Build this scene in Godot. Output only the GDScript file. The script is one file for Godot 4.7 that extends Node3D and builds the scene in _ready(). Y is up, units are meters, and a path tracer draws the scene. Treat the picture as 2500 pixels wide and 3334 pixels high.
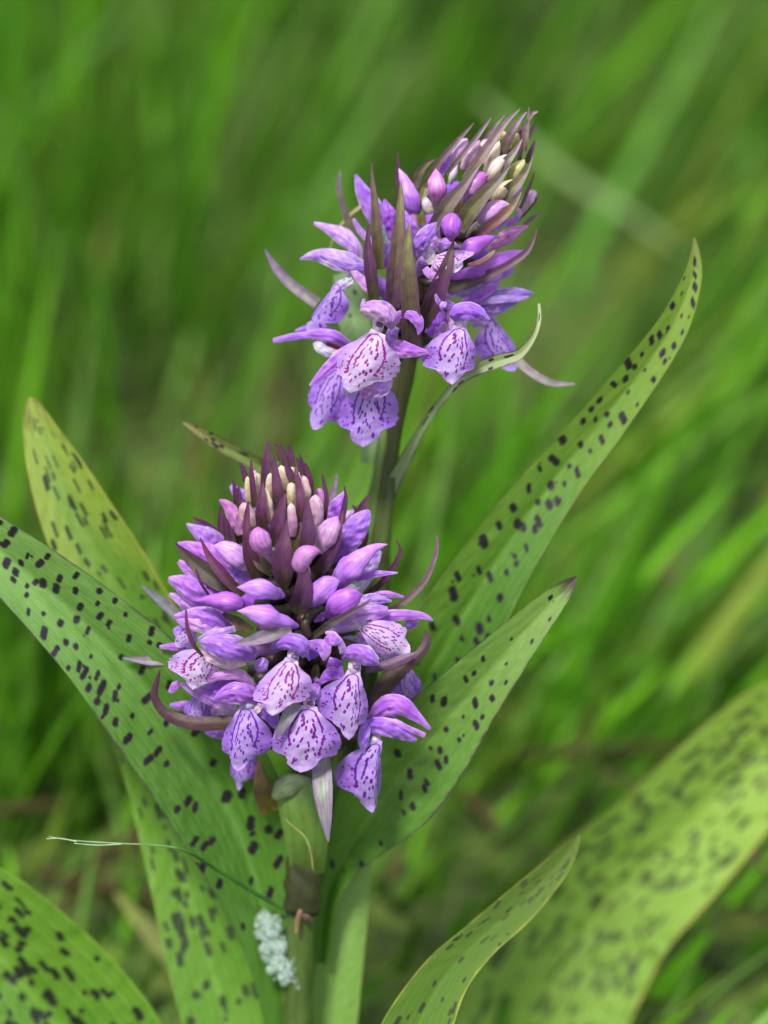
extends Node3D
# Two spotted marsh orchids in a meadow, seen close from slightly above.
# V() turns a place of the photograph and a depth (both in units of S metres) into a point of the world.

const S := 0.0000532
const D := 0.40
const PITCH := 26.0
const EYE := Vector3(0, 0.312, 0.36)
var FWD := Vector3(0, -0.438371, -0.898794)
var UPV := Vector3(0, 0.898794, -0.438371)

var fx := 0.0
var fy := 0.0
var fs := 1.0
var zmode := 0
var slim := 1.0
var rng := RandomNumberGenerator.new()
var wob := FastNoiseLite.new()
var fine := FastNoiseLite.new()
var M := {}
var used := {}

func fr(x: float, y: float, s: float, mode: int) -> void:
	fx = x; fy = y; fs = s; zmode = mode

func V(x: float, y: float, z: float) -> Vector3:
	var d := D - z * S
	var k := S * d / D
	return EYE + Vector3(1, 0, 0) * ((x - 1250.0) * k) + UPV * ((1667.0 - y) * k) + FWD * d

func axis_depth(y: float) -> float:
	if zmode == 1:
		return (2010.0 - y) * 0.24 - 40.0
	if zmode == 2:
		return (900.0 - y) * 0.20 - 100.0
	return 0.0

# view-space point in S units: x right, y down, z towards the eye
func pt(x: float, y: float, f: float) -> Vector3:
	var sx := fx + x / fs
	var sy := fy + y / fs
	return Vector3(sx, sy, axis_depth(sy) + f)

func VV(p: Vector3) -> Vector3:
	return V(p.x, p.y, p.z)

func numbered(called: String) -> String:
	used[called] = used.get(called, 0) + 1
	return called if used[called] == 1 else "%s_%03d" % [called, used[called] - 1]

func thing(called: String, label: String, category: String, at: Vector3, group := "") -> Node3D:
	var o := Node3D.new()
	o.name = numbered(called)
	add_child(o)
	o.position = at
	tag(o, label, category, group)
	return o

func tag(o: Node, label: String, category: String, group := "", kind := "") -> void:
	if label: o.set_meta("label", label)
	if category: o.set_meta("category", category)
	if group: o.set_meta("group", group)
	if kind: o.set_meta("kind", kind)

func origin_of(n: Node3D) -> Vector3:
	var p := Vector3.ZERO
	var k: Node = n
	while k is Node3D and k != self:
		p += (k as Node3D).position
		k = k.get_parent()
	return p

func part(parent: Node3D, called: String, at: Vector3) -> Node3D:
	var o := Node3D.new()
	o.name = called
	parent.add_child(o, true)
	o.position = at - origin_of(parent)
	return o

# ---------------------------------------------------------------- meshes
func commit(parent: Node3D, called: String, pos: PackedVector3Array, uv: PackedVector2Array, col: PackedColorArray, idx: PackedInt32Array, mat: Material, at: Vector3) -> MeshInstance3D:
	var nrm := PackedVector3Array()
	nrm.resize(pos.size())
	for i in range(0, idx.size(), 3):
		var a := pos[idx[i]]
		var n := (pos[idx[i + 2]] - a).cross(pos[idx[i + 1]] - a)
		n *= 1e8
		nrm[idx[i]] += n; nrm[idx[i + 1]] += n; nrm[idx[i + 2]] += n
	for i in nrm.size():
		nrm[i] = nrm[i].normalized() if nrm[i].length() > 1e-9 else Vector3.UP
	var local := PackedVector3Array()
	local.resize(pos.size())
	for i in pos.size():
		local[i] = pos[i] - at
	var arr := []
	arr.resize(Mesh.ARRAY_MAX)
	arr[Mesh.ARRAY_VERTEX] = local
	arr[Mesh.ARRAY_NORMAL] = nrm
	arr[Mesh.ARRAY_TEX_UV] = uv
	arr[Mesh.ARRAY_COLOR] = col
	arr[Mesh.ARRAY_INDEX] = idx
	var me := ArrayMesh.new()
	me.add_surface_from_arrays(Mesh.PRIMITIVE_TRIANGLES, arr)
	me.surface_set_material(0, mat)
	var o := MeshInstance3D.new()
	o.mesh = me
	o.name = called if parent != self else numbered(called)
	parent.add_child(o, true)
	o.position = at - (origin_of(parent) if parent != self else Vector3.ZERO)
	return o

func spine(p: Array, n: int) -> Array:
	# flat [x, y, f, w] control points -> n+1 rows of [Vector3, width], evenly spaced along the curve
	var c := []
	for i in range(0, p.size(), 4):
		c.append([pt(p[i], p[i + 1], p[i + 2]), p[i + 3] / fs * slim])
	var m := c.size()
	var dense := []
	var run := []
	var total := 0.0
	for s in m - 1:
		var a = c[maxi(s - 1, 0)]; var b = c[s]; var d = c[s + 1]; var e = c[mini(s + 2, m - 1)]
		for k in 16 + (1 if s == m - 2 else 0):
			var t := k / 16.0
			var q: Vector3 = (b[0] as Vector3).cubic_interpolate(d[0], a[0], e[0], t)
			var w: float = maxf(0.0, cubic_interpolate(b[1], d[1], a[1], e[1], t))
			if dense.size():
				total += (dense[-1][0] as Vector3).distance_to(q)
			dense.append([q, w]); run.append(total)
	var out := []
	var j := 0
	for i in n + 1:
		var want := total * i / n
		while j < dense.size() - 2 and run[j + 1] < want:
			j += 1
		var t := clampf((want - run[j]) / maxf(run[j + 1] - run[j], 1e-6), 0, 1)
		out.append([(dense[j][0] as Vector3).lerp(dense[j + 1][0], t), lerpf(dense[j][1], dense[j + 1][1], t)])
	return out

func ramp(cols: Array, t: float) -> Color:
	# base, middle, tip in sRGB -> linear
	var c: Color
	if t < 0.5:
		c = (cols[0] as Color).lerp(cols[1], smoothstep(0.0, 0.5, t))
	else:
		c = (cols[1] as Color).lerp(cols[2], smoothstep(0.5, 1.0, t))
	return c

var last_grid := []   # the last blade's rows, for finding where a leaf's spots lie

func blade(parent: Node3D, called: String, p: Array, mat: Material, cols: Array, o := {}) -> MeshInstance3D:
	var rows: int = o.get("rows", 16)
	var nc: int = o.get("cols", 8)
	var cup: float = o.get("cup", 0.3)
	var fold: float = o.get("fold", 0.0)
	var wav: float = o.get("wav", 0.06)
	var edge: float = o.get("edge", 0.5)
	var rib: float = o.get("rib", 0.0)
	var mott: float = o.get("mott", 0.16)
	var rolla: float = deg_to_rad(o.get("roll", 0.0))
	var rollb: float = deg_to_rad(o.get("roll2", o.get("roll", 0.0)))
	var ecol: Color = cols[3] if cols.size() > 3 else cols[1]
	var sp := spine(p, rows)
	var pos := PackedVector3Array()
	var uv := PackedVector2Array()
	var col := PackedColorArray()
	var idx := PackedInt32Array()
	var grid := []
	var ph := rng.randf() * 500.0
	var own := Color(rng.randf_range(0.92, 1.05), rng.randf_range(0.93, 1.05), rng.randf_range(0.95, 1.03)) if mat else Color.WHITE
	for i in rows + 1:
		var c: Vector3 = sp[i][0]
		var w: float = maxf(sp[i][1], 0.4)
		var T: Vector3 = ((sp[mini(i + 1, rows)][0] as Vector3) - (sp[maxi(i - 1, 0)][0] as Vector3)).normalized()
		var W := T.cross(Vector3(0, 0, 1))
		W = W.normalized() if W.length() > 0.05 else Vector3(1, 0, 0)
		var N := W.cross(T).normalized()
		if N.z < 0: N = -N
		var t := float(i) / rows
		var r := lerpf(rolla, rollb, t)
		var W2 := W * cos(r) + N * sin(r)
		var N2 := N * cos(r) - W * sin(r)
		var line := []
		for k in nc + 1:
			var u := 2.0 * k / nc - 1.0
			var q := c + W2 * (u * w) + N2 * (w * (cup * (1.0 - u * u) + fold * absf(u)))
			q += N2 * (w * rib * cos(u * 8.5) * (1.0 - u * u))
			q += N2 * (w * wav * wob.get_noise_3d(q.x * 0.9 + ph, q.y * 0.9, 3.0 * ph) * 2.0)
			q += W2 * (w * wav * 0.6 * absf(u) * wob.get_noise_2d(t * 60.0 + ph, u * 20.0 + ph))
			line.append(q)
			pos.append(VV(q))
			uv.append(Vector2(k / float(nc), t))
			var cc := ramp(cols, t).lerp(ecol, edge * pow(absf(u), 4.0))
			var g := 1.0 + mott * wob.get_noise_3d(q.x * 0.7, q.y * 0.7, ph)
			col.append(Color(cc.r * g * own.r, cc.g * g * g * own.g, cc.b * own.b).srgb_to_linear())
		grid.append(line)
	for i in rows:
		for k in nc:
			var a := i * (nc + 1) + k
			idx.append_array([a, a + 1, a + nc + 1, a + 1, a + nc + 2, a + nc + 1])
	last_grid = grid
	return commit(parent, called, pos, uv, col, idx, mat, VV(sp[0][0]))

func tube(parent: Node3D, called: String, p: Array, mat: Material, cols: Array, o := {}) -> MeshInstance3D:
	var rows: int = o.get("rows", 14)
	var nc: int = o.get("cols", 14)
	var flat: float = o.get("flat", 0.82 if called == "bud" else 1.0)
	var ridge: float = o.get("ridge", 0.0)
	var rounded: bool = called == "bud"
	var sp := spine(p, rows)
	var pos := PackedVector3Array()
	var uv := PackedVector2Array()
	var col := PackedColorArray()
	var idx := PackedInt32Array()
	var ph := rng.randf() * 500.0
	for i in rows + 1:
		var c: Vector3 = sp[i][0]
		var w: float = maxf(sp[i][1], 0.4)
		var T: Vector3 = ((sp[mini(i + 1, rows)][0] as Vector3) - (sp[maxi(i - 1, 0)][0] as Vector3)).normalized()
		var W := T.cross(Vector3(0, 0, 1))
		W = W.normalized() if W.length() > 0.05 else Vector3(1, 0, 0)
		var N := W.cross(T).normalized()
		var t := float(i) / rows
		if rounded and t > 0.84:
			w *= sqrt(maxf(0.02, 1.0 - pow((t - 0.84) / 0.16, 2.0)))
		for k in nc + 1:
			var a := TAU * k / nc
			var rr := w * (1.0 + ridge * pow(absf(cos(1.5 * a + ph)), 3.0) - ridge * 0.4)
			var q := c + W * (cos(a) * rr) + N * (sin(a) * rr * flat)
			q += (W * cos(a) + N * sin(a)) * w * 0.20 * wob.get_noise_3d(q.x * 0.45 + ph, q.y * 0.45, q.z * 0.45)
			pos.append(VV(q))
			uv.append(Vector2(k / float(nc) * 2.0, t))
			var cc := ramp(cols, t)
			if cols.size() > 3:
				cc = cc.lerp(cols[3], 0.6 * clampf(0.5 + 1.3 * wob.get_noise_3d(q.x * 0.25 + ph, q.y * 0.25, q.z * 0.25), 0, 1))
			col.append(cc.srgb_to_linear())
	for i in rows:
		for k in nc:
			var a := i * (nc + 1) + k
			idx.append_array([a, a + nc + 1, a + 1, a + 1, a + nc + 1, a + nc + 2])
	for e in 2:
		var row := 0 if e == 0 else rows
		pos.append(VV(sp[row][0])); uv.append(Vector2(0.5, e)); col.append(ramp(cols, e).srgb_to_linear())
		var cidx := pos.size() - 1
		for k in nc:
			var a := row * (nc + 1) + k
			if e == 0: idx.append_array([cidx, a, a + 1])
			else: idx.append_array([cidx, a + 1, a])
	return commit(parent, called, pos, uv, col, idx, mat, VV(sp[0][0]))

const LIP_T := [0.0, 0.06, 0.16, 0.28, 0.42, 0.56, 0.66, 0.72, 0.745, 0.76, 0.772, 0.86, 0.93, 0.975, 1.0]
const LIP_W := [0.25, 0.29, 0.52, 0.77, 0.94, 1.0, 0.98, 0.92, 0.84, 0.64, 0.49, 0.45, 0.33, 0.18, 0.03]

func lip(parent: Node3D, b: Array, e: Array, wl: float, wr: float, variant: int, o := {}) -> MeshInstance3D:
	# three-lobed lip from its throat b to the tip of its middle lobe e; wl, wr: how far the side lobes reach
	var rows := 64
	var nc := 24
	var skew: float = o.get("skew", 0.0)
	var bulge: float = o.get("bulge", 0.16)
	var back: float = o.get("back", 0.42)
	var mid: float = o.get("mid", 1.0)
	var B := pt(b[0], b[1], b[2])
	var E := pt(e[0], e[1], e[2])
	var L := B.distance_to(E)
	var T := (E - B).normalized()
	var W := T.cross(Vector3(0, 0, 1)).normalized()   # to the right when the lip hangs down
	var N := W.cross(T)
	if N.z < 0: N = -N
	wl /= fs; wr /= fs
	var wm := maxf(wl, wr)
	var pos := PackedVector3Array()
	var uv := PackedVector2Array()
	var col := PackedColorArray()
	var idx := PackedInt32Array()
	var ph := rng.randf() * 300.0
	for i in rows + 1:
		var t := float(i) / rows
		var k0 := 0
		while k0 < LIP_T.size() - 2 and LIP_T[k0 + 1] < t:
			k0 += 1
		var prof := lerpf(LIP_W[k0], LIP_W[k0 + 1], clampf((t - LIP_T[k0]) / (LIP_T[k0 + 1] - LIP_T[k0]), 0, 1))
		for k in nc + 1:
			var u := 2.0 * k / nc - 1.0
			var ws := wl if u < 0 else wr
			if t < 0.2: ws = lerpf((wl + wr) * 0.5, ws, t / 0.2)
			if t > 0.8: ws = lerpf(ws, minf(ws, (wl + wr) * 0.5) * mid, clampf((t - 0.8) / 0.06, 0, 1))
			var crimp := 1.0 + 0.10 * wob.get_noise_2d(t * 330.0 + ph, signf(u) * 40.0) * smoothstep(0.3, 0.6, t)
			var x := u * ws * prof * crimp
			var ux := x / maxf(ws, 1.0)
			# lower edges of the side lobes run slanting up to the notch
			var along := t * L + skew * x / wm * L * smoothstep(0.0, 0.35, t)
			var q := B + T * along + W * x
			q += N * (wm * (bulge * sin(PI * minf(t * 1.1, 1.0)) - back * ux * ux * smoothstep(0.05, 0.5, t)))
			q += N * (wm * 0.07 * wob.get_noise_2d(x * 0.25 + ph, along * 0.2))
			q += N * (wm * 0.05 * sin(t * 17.0 + ph) * pow(absf(u), 3.0))
			pos.append(VV(q))
			uv.append(Vector2(0.5 + 0.5 * clampf(ux, -1, 1), t))
			col.append(o.get("tint", Color.WHITE).srgb_to_linear())
	for i in rows:
		for k in nc:
			var a := i * (nc + 1) + k
			idx.append_array([a, a + 1, a + nc + 1, a + 1, a + nc + 2, a + nc + 1])
	return commit(parent, "lip", pos, uv, col, idx, M["lip%d" % variant], VV(B))

# ---------------------------------------------------------------- textures and materials
func tex(w: int, h: int, px: PackedByteArray) -> ImageTexture:
	return ImageTexture.create_from_image(Image.create_from_data(w, h, false, Image.FORMAT_RGB8, px))

func put(px: PackedByteArray, at: int, c: Color) -> void:
	px[at] = int(clampf(c.r, 0, 1) * 255.0)
	px[at + 1] = int(clampf(c.g, 0, 1) * 255.0)
	px[at + 2] = int(clampf(c.b, 0, 1) * 255.0)

func dab(px: PackedByteArray, w: int, h: int, a: Vector2, b: Vector2, r: float, c: Color, soft := 1.2, aspect := Vector2.ONE, strength := 1.0) -> void:
	# a stroke from a to b (pixels); aspect: how long one pixel is in x and y
	var x0 := maxi(0, int(minf(a.x, b.x) - (r + soft) / aspect.x - 2)); var x1 := mini(w - 1, int(maxf(a.x, b.x) + (r + soft) / aspect.x + 2))
	var y0 := maxi(0, int(minf(a.y, b.y) - (r + soft) / aspect.y - 2)); var y1 := mini(h - 1, int(maxf(a.y, b.y) + (r + soft) / aspect.y + 2))
	var A := a * aspect
	var AB := b * aspect - A
	var ll := maxf(AB.length_squared(), 1e-9)
	for y in range(y0, y1 + 1):
		for x in range(x0, x1 + 1):
			var q := Vector2(x, y) * aspect - A
			var t := clampf(q.dot(AB) / ll, 0, 1)
			var d := (q - AB * t).length() + r * 0.22 * fine.get_noise_2d(x * aspect.x * 5.0 / r, y * aspect.y * 5.0 / r)
			var s := strength * (1.0 - smoothstep(r - soft, r + soft, d))
			if s > 0.003:
				var at := (y * w + x) * 3
				var o := Color(px[at] / 255.0, px[at + 1] / 255.0, px[at + 2] / 255.0)
				put(px, at, o.lerp(c, s))

func lip_texture(variant: int) -> ImageTexture:
	var n := 512
	var px := PackedByteArray()
	px.resize(n * n * 3)
	rng.seed = 900 + variant
	var pale = [Color8(214, 190, 242), Color8(204, 174, 242), Color8(190, 156, 240), Color8(216, 192, 242)][variant]
	var rim = [Color8(196, 152, 240), Color8(174, 126, 236), Color8(164, 112, 232), Color8(204, 164, 240)][variant]
	for y in n:
		var v := y / float(n)
		for x in n:
			var u := absf(2.0 * x / n - 1.0)
			var a := smoothstep(0.16, 0.86, u + 0.25 * maxf(0.0, v - 0.55) + 0.18 * wob.get_noise_2d(x * 0.11 + variant * 70.0, y * 0.11))
			var vein := 0.5 + 0.5 * sin((2.0 * x / n - 1.0) / (0.25 + v) * 46.0 + 2.0 * wob.get_noise_2d(x * 0.1, y * 0.1))
			var c: Color = (pale as Color).lerp(rim, a)
			c = c.darkened(0.05 * vein * (0.4 + a))
			put(px, (y * n + x) * 3, c)
	var ink := [Color8(142, 20, 140), Color8(122, 16, 152), Color8(100, 24, 164), Color8(148, 24, 142)][variant] as Color
	# the two long loops
	for s in [-1.0, 1.0]:
		var last := Vector2(256 + s * 50, 42)
		var hook: float = rng.randf_range(0.56, 0.70)
		for i in range(1, 26):
			var t := i / 25.0
			var v: float = 0.08 + (hook - 0.08) * t
			var u: float = 0.20 + 0.30 * sin(t * 2.3) + 0.02 * wob.get_noise_2d(i * 12.0, s * 90.0 + variant * 33.0) * 2.0
			var q := Vector2(256 + s * u * 256, v * n)
			if not (i in [9, 13, 14, 18, 21] and rng.randf() < 0.6):
				dab(px, n, n, last, q, rng.randf_range(5.0, 9.4), ink, 1.6)
			last = q
		for k in 2:
			var q2: Vector2 = last + Vector2(s * rng.randf_range(6, 22), rng.randf_range(4, 16))
			dab(px, n, n, last, q2, 8.0, ink, 1.6)
		# a second broken line inside
		for i in 7:
			var v := 0.13 + i * 0.062
			if rng.randf() < 0.78:
				var u := 0.12 + 0.22 * (v - 0.1) / 0.45
				var q := Vector2(256 + s * (u * 256 + rng.randf_range(-8, 8)), v * n)
				dab(px, n, n, q, q + Vector2(s * rng.randf_range(2, 10), rng.randf_range(10, 26)), rng.randf_range(6.0, 9.5), ink, 1.6)
		# specks on the side lobes
		for i in 12:
			var v := rng.randf_range(0.38, 0.73)
			var u := rng.randf_range(0.48, 0.84)
			var q := Vector2(256 + s * u * 256, v * n)
			dab(px, n, n, q, q + Vector2(s * rng.randf_range(0, 12), rng.randf_range(-3, 9)), rng.randf_range(4.0, 7.5), ink, 1.8, Vector2.ONE, 0.85)
	# dashes down the middle
	for i in 26:
		var v := 0.13 + 0.74 * i / 26.0
		var u := rng.randf_range(-1, 1) * (0.10 + 0.40 * v)
		if v > 0.74: u *= 0.6
		var q := Vector2(256 + u * 256, v * n)
		dab(px, n, n, q, q + Vector2(u * 26, rng.randf_range(6, 22)), rng.randf_range(5.4, 9.8), ink, 1.6)
	# the bar across the throat
	dab(px, n, n, Vector2(206, 36), Vector2(256, 22), 4.0, ink, 1.4)
	dab(px, n, n, Vector2(256, 22), Vector2(306, 36), 4.0, ink, 1.4)
	return tex(n, n, px)

func vein_texture(n: int, lines: float, amount: float, tint: Color, speck: float) -> ImageTexture:
	var px := PackedByteArray()
	px.resize(n * n * 3)
	for y in n:
		for x in n:
			var u := x / float(n)
			var v := y / float(n)
			var k := pow(0.5 + 0.5 * sin(u * TAU * lines + 3.2 * wob.get_noise_2d(x * 0.35, y * 0.12)), 5.0)
			var g := wob.get_noise_2d(x * 0.35 + 900.0, y * 0.35)
			var f := fine.get_noise_2d(x * 3.0, y * 3.0)
			var a := clampf(amount * k + 0.30 * maxf(0.0, g) + 0.04, 0, 1)
			var c := Color.WHITE.lerp(tint, a)
			var b := 1.0 - speck * 0.5 + speck * f
			put(px, (y * n + x) * 3, Color(c.r * b, c.g * b, c.b * b))
	return tex(n, n, px)

func noise_normal(freq: float, size: int, sd: int, bump: float) -> NoiseTexture2D:
	var t := NoiseTexture2D.new()
	var f := FastNoiseLite.new()
	f.seed = sd
	f.frequency = freq
	f.fractal_octaves = 3
	t.noise = f
	t.width = size; t.height = size
	t.seamless = true
	t.as_normal_map = true
	t.bump_strength = bump
	return t

func std(rough: float, backlight: float, t: Texture2D = null) -> StandardMaterial3D:
	var m := StandardMaterial3D.new()
	m.vertex_color_use_as_albedo = true
	m.roughness = rough
	m.cull_mode = BaseMaterial3D.CULL_DISABLED
	if t: m.albedo_texture = t
	if backlight > 0.0:
		m.backlight_enabled = true
		m.backlight = Color(backlight, backlight, backlight)
	return m

func make_materials() -> void:
	wob.seed = 11; wob.frequency = 0.05; wob.fractal_octaves = 3
	fine.seed = 5; fine.frequency = 0.11; fine.fractal_octaves = 2
	var pv := vein_texture(256, 6.0, 0.34, Color8(186, 112, 220), 0.05)
	var bv := vein_texture(256, 5.0, 0.30, Color8(158, 148, 158), 0.05)
	M.petal = std(0.5, 0.75, pv)
	M.petal.rim_enabled = true; M.petal.rim = 0.25; M.petal.rim_tint = 0.6
	M.petal.normal_enabled = true; M.petal.normal_texture = noise_normal(0.02, 256, 3, 6.0); M.petal.normal_scale = 0.15
	M.bud = std(0.42, 0.35, pv)
	M.bud.normal_enabled = true; M.bud.normal_texture = M.petal.normal_texture; M.bud.normal_scale = 0.12
	M.bract = std(0.5, 0.2, bv)
	M.bract.normal_enabled = true; M.bract.normal_texture = noise_normal(0.09, 256, 7, 8.0); M.bract.normal_scale = 0.12
	M.stem = std(0.45, 0.1, vein_texture(128, 4.0, 0.25, Color8(170, 170, 140), 0.05))
	M.stem.normal_enabled = true; M.stem.normal_texture = M.bract.normal_texture; M.stem.normal_scale = 0.08
	M.plain = std(0.6, 0.3)
	M.dark = std(0.7, 0.0)
	for k in 4:
		var m := std(0.5, 0.8, lip_texture(k))
		m.rim_enabled = true; m.rim = 0.2; m.rim_tint = 0.5
		m.normal_enabled = true; m.normal_texture = M.petal.normal_texture; m.normal_scale = 0.15
		M["lip%d" % k] = m

func leaf_material(w: int, h: int, length_px: float, width_px: float, base: Color, tip: Color, rim: Color, rim_amount: float, spots: Array, o := {}) -> StandardMaterial3D:
	# spots: [Vector2 uv a, Vector2 uv b, radius in photograph pixels]
	var px := PackedByteArray()
	px.resize(w * h * 3)
	var nv: float = o.get("veins", 11.0)
	var pale: Color = o.get("pale", Color8(150, 186, 120))
	var sd: float = o.get("seed", 0.0)
	var tan_tip: float = o.get("dry", 0.0)
	for y in h:
		var v := y / float(h)
		for x in w:
			var u := x / float(w)
			var e := absf(2.0 * u - 1.0)
			var c := base.lerp(tip, smoothstep(0.35, 1.0, v + 0.1 * wob.get_noise_2d(x * 0.3 + sd, y * 0.08)))
			c = c.lerp(pale, clampf(0.26 + 0.7 * wob.get_noise_2d(x * 0.05 + sd, y * 0.014 + 50.0), 0, 0.5))
			var vein := pow(0.5 + 0.5 * cos(u * TAU * nv), 8.0)
			c = c.lerp(pale, 0.20 * vein)
			c = c.darkened(0.10 * pow(0.5 + 0.5 * cos(u * TAU * nv * 2.0 + 1.0 + 0.8 * wob.get_noise_2d(x * 0.3, y * 0.05 + sd)), 6.0))
			c = c.darkened(0.04 * (0.5 + 0.5 * fine.get_noise_2d(x * 1.5 + sd, y * 0.2)))
			c = c.lerp(pale, 0.45 * exp(-pow((u - 0.5) * w / (w * 0.018), 2.0)) * (1.0 - v * 0.5))
			var ed := (1.0 - e) * width_px
			c = c.lerp(rim, rim_amount * o.get("tip", 0.0) * smoothstep(0.945, 0.985, v + 0.02 * wob.get_noise_2d(x * 0.6, y * 0.3 + sd)))
			c = c.lerp(rim, rim_amount * (1.0 - smoothstep(2.0, 8.0, ed + 5.0 * wob.get_noise_2d(sd + x * 0.2, y * 0.5))))
			if tan_tip > 0.0:
				var dry := smoothstep(0.55, 0.75, v * 0.72 + e * 0.30 + 0.12 * wob.get_noise_2d(x * 0.25 + sd, y * 0.1)) * tan_tip
				c = c.lerp(Color8(176, 172, 72), dry)
				c = c.lerp(Color8(86, 44, 26), tan_tip * smoothstep(0.90, 0.97, v * 0.9 + 0.1 * e + 0.1 * wob.get_noise_2d(x * 0.5, y * 0.4 + sd)))
			put(px, (y * w + x) * 3, c)
	var asp := Vector2(2.0 * width_px / w, length_px / h)
	var ink: Color = o.get("ink", Color8(30, 18, 38))
	for s in spots:
		var a := Vector2(s[0].x * w, s[0].y * h)
		var b := Vector2(s[1].x * w, s[1].y * h)
		dab(px, w, h, a, b, s[2], ink.lerp(base, o.get("fade", 0.0)), 1.5 + 0.3 * s[2], asp, 0.97)
	var m := std(o.get("rough", 0.43), o.get("back", 0.4), tex(w, h, px))
	m.vertex_color_use_as_albedo = false
	m.normal_enabled = true
	m.normal_texture = M.bract.normal_texture
	m.normal_scale = 0.08
	m.uv1_scale = Vector3(1, 1, 1)
	return m

func find_uv(grid: Array, p: Vector2) -> Vector2:
	# where on the leaf's own grid a seen place lies
	var best := 1e12
	var hit := Vector2(-1, -1)
	for i in grid.size() - 1:
		for k in grid[i].size() - 1:
			var a: Vector3 = grid[i][k]
			var b: Vector3 = grid[i][k + 1]
			var c: Vector3 = grid[i + 1][k]
			var o := Vector2(a.x, a.y)
			var e1 := Vector2(b.x, b.y) - o
			var e2 := Vector2(c.x, c.y) - o
			var det := e1.cross(e2)
			if absf(det) < 1e-6: continue
			var q := p - o
			var s := q.cross(e2) / det
			var t := e1.cross(q) / det
			var off := maxf(0, -s) + maxf(0, s - 1) + maxf(0, -t) + maxf(0, t - 1)
			if off < best:
				best = off
				hit = Vector2((k + clampf(s, 0, 1)) / (grid[i].size() - 1), (i + clampf(t, 0, 1)) / (grid.size() - 1))
	return hit if best < 0.5 else Vector2(-1, -1)

func spots_at(grid: Array, ox: float, oy: float, sc: float, xy: Array, r: float, slant: Vector2) -> Array:
	var out := []
	for i in range(0, xy.size(), 2):
		var p := Vector2(ox + xy[i] / sc, oy + xy[i + 1] / sc)
		var big := rng.randf_range(0.62, 1.2)
		var l := rng.randf_range(0.0, 1.2) * big
		var dir := (slant + Vector2(rng.randf_range(-0.35, 0.35), rng.randf_range(-0.35, 0.35))).normalized() * r * l
		var a := find_uv(grid, p - dir)
		var b := find_uv(grid, p + dir)
		if a.x >= 0 and b.x >= 0:
			out.append([a, b, r * (1.25 if oy > 2400.0 and ox < 100.0 else 0.95) * big * rng.randf_range(0.8, 1.1)])
			if rng.randf() < 0.25:   # a smaller one that touches it
				var c := find_uv(grid, p + Vector2(rng.randf_range(-1, 1), rng.randf_range(-1, 1)) * r * 1.6)
				if c.x >= 0: out.append([c, c, r * rng.randf_range(0.3, 0.6)])
	return out

func spots_random(n: int, r: float, lo: float, hi: float) -> Array:
	var out := []
	for i in n:
		var p := Vector2(rng.randf_range(0.06, 0.94), rng.randf_range(lo, hi))
		var d := Vector2(rng.randf_range(-0.006, 0.006), rng.randf_range(0.0, 0.013))
		out.append([p - d, p + d, r * rng.randf_range(0.45, 1.1)])
	return out

# ---------------------------------------------------------------- colours (sRGB)
var P_MAIN := [Color8(172, 112, 218), Color8(178, 116, 232), Color8(188, 134, 240), Color8(220, 190, 250)]
var P_DEEP := [Color8(154, 86, 206), Color8(156, 84, 220), Color8(174, 110, 234), Color8(196, 148, 242)]
var P_PALE := [Color8(201, 165, 224), Color8(197, 152, 231), Color8(192, 140, 232), Color8(219, 198, 234)]
var P_PINK := [Color8(193, 144, 187), Color8(199, 135, 208), Color8(192, 119, 205), Color8(211, 166, 218)]
var P_WHITE := [Color8(224, 212, 222), Color8(222, 207, 233), Color8(216, 197, 233), Color8(229, 220, 237)]
var BUD_CREAM := [Color8(177, 170, 108), Color8(210, 204, 154), Color8(213, 209, 168), Color8(217, 199, 182)]
var BUD_ROSE := [Color8(206, 196, 160), Color8(222, 190, 192), Color8(214, 164, 196), Color8(216, 178, 192)]
var BUD_PINK := [Color8(195, 157, 178), Color8(195, 132, 203), Color8(185, 103, 191), Color8(201, 155, 208)]
var BUD_LILAC := [Color8(160, 98, 210), Color8(182, 120, 232), Color8(194, 142, 238), Color8(206, 158, 242)]
var BUD_DEEP := [Color8(160, 92, 204), Color8(168, 90, 214), Color8(170, 90, 212), Color8(194, 128, 232)]
var BR_PURPLE := [Color8(72, 65, 36), Color8(95, 47, 90), Color8(94, 41, 85), Color8(84, 31, 82)]
var BR_OLIVE := [Color8(86, 84, 42), Color8(88, 76, 54), Color8(92, 54, 78), Color8(98, 52, 94)]
var BR_MAUVE := [Color8(110, 106, 68), Color8(120, 100, 102), Color8(134, 108, 130), Color8(132, 98, 134)]
var BR_BROWN := [Color8(100, 66, 84), Color8(114, 82, 74), Color8(132, 118, 74), Color8(112, 56, 104)]
var BR_GREY := [Color8(140, 136, 136), Color8(138, 130, 142), Color8(132, 114, 148), Color8(124, 92, 150)]
var OVARY := [Color8(45, 42, 21), Color8(58, 53, 26), Color8(64, 45, 49), Color8(53, 31, 45)]  # darkened: shade inside the spike is put into this colour

func bract(parent: Node3D, p: Array, c := BR_PURPLE, o := {}) -> void:
	var q := {"fold": 0.35, "cup": 0.0, "wav": 0.04, "edge": 0.8, "rows": 16, "cols": 8}
	q.merge(o, true)
	if fx == 1200.0 and fy == 330.0: slim = 0.78
	blade(parent, "bract", p, M.bract, c, q)
	slim = 1.0

func petal(parent: Node3D, called: String, p: Array, c := P_MAIN, o := {}) -> void:
	var q := {"cup": 0.36, "wav": 0.18, "rows": 20, "cols": 14, "rib": 0.05, "edge": 0.75}
	q.merge(o, true)
	blade(parent, called, p, M.petal, c, q)

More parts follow.
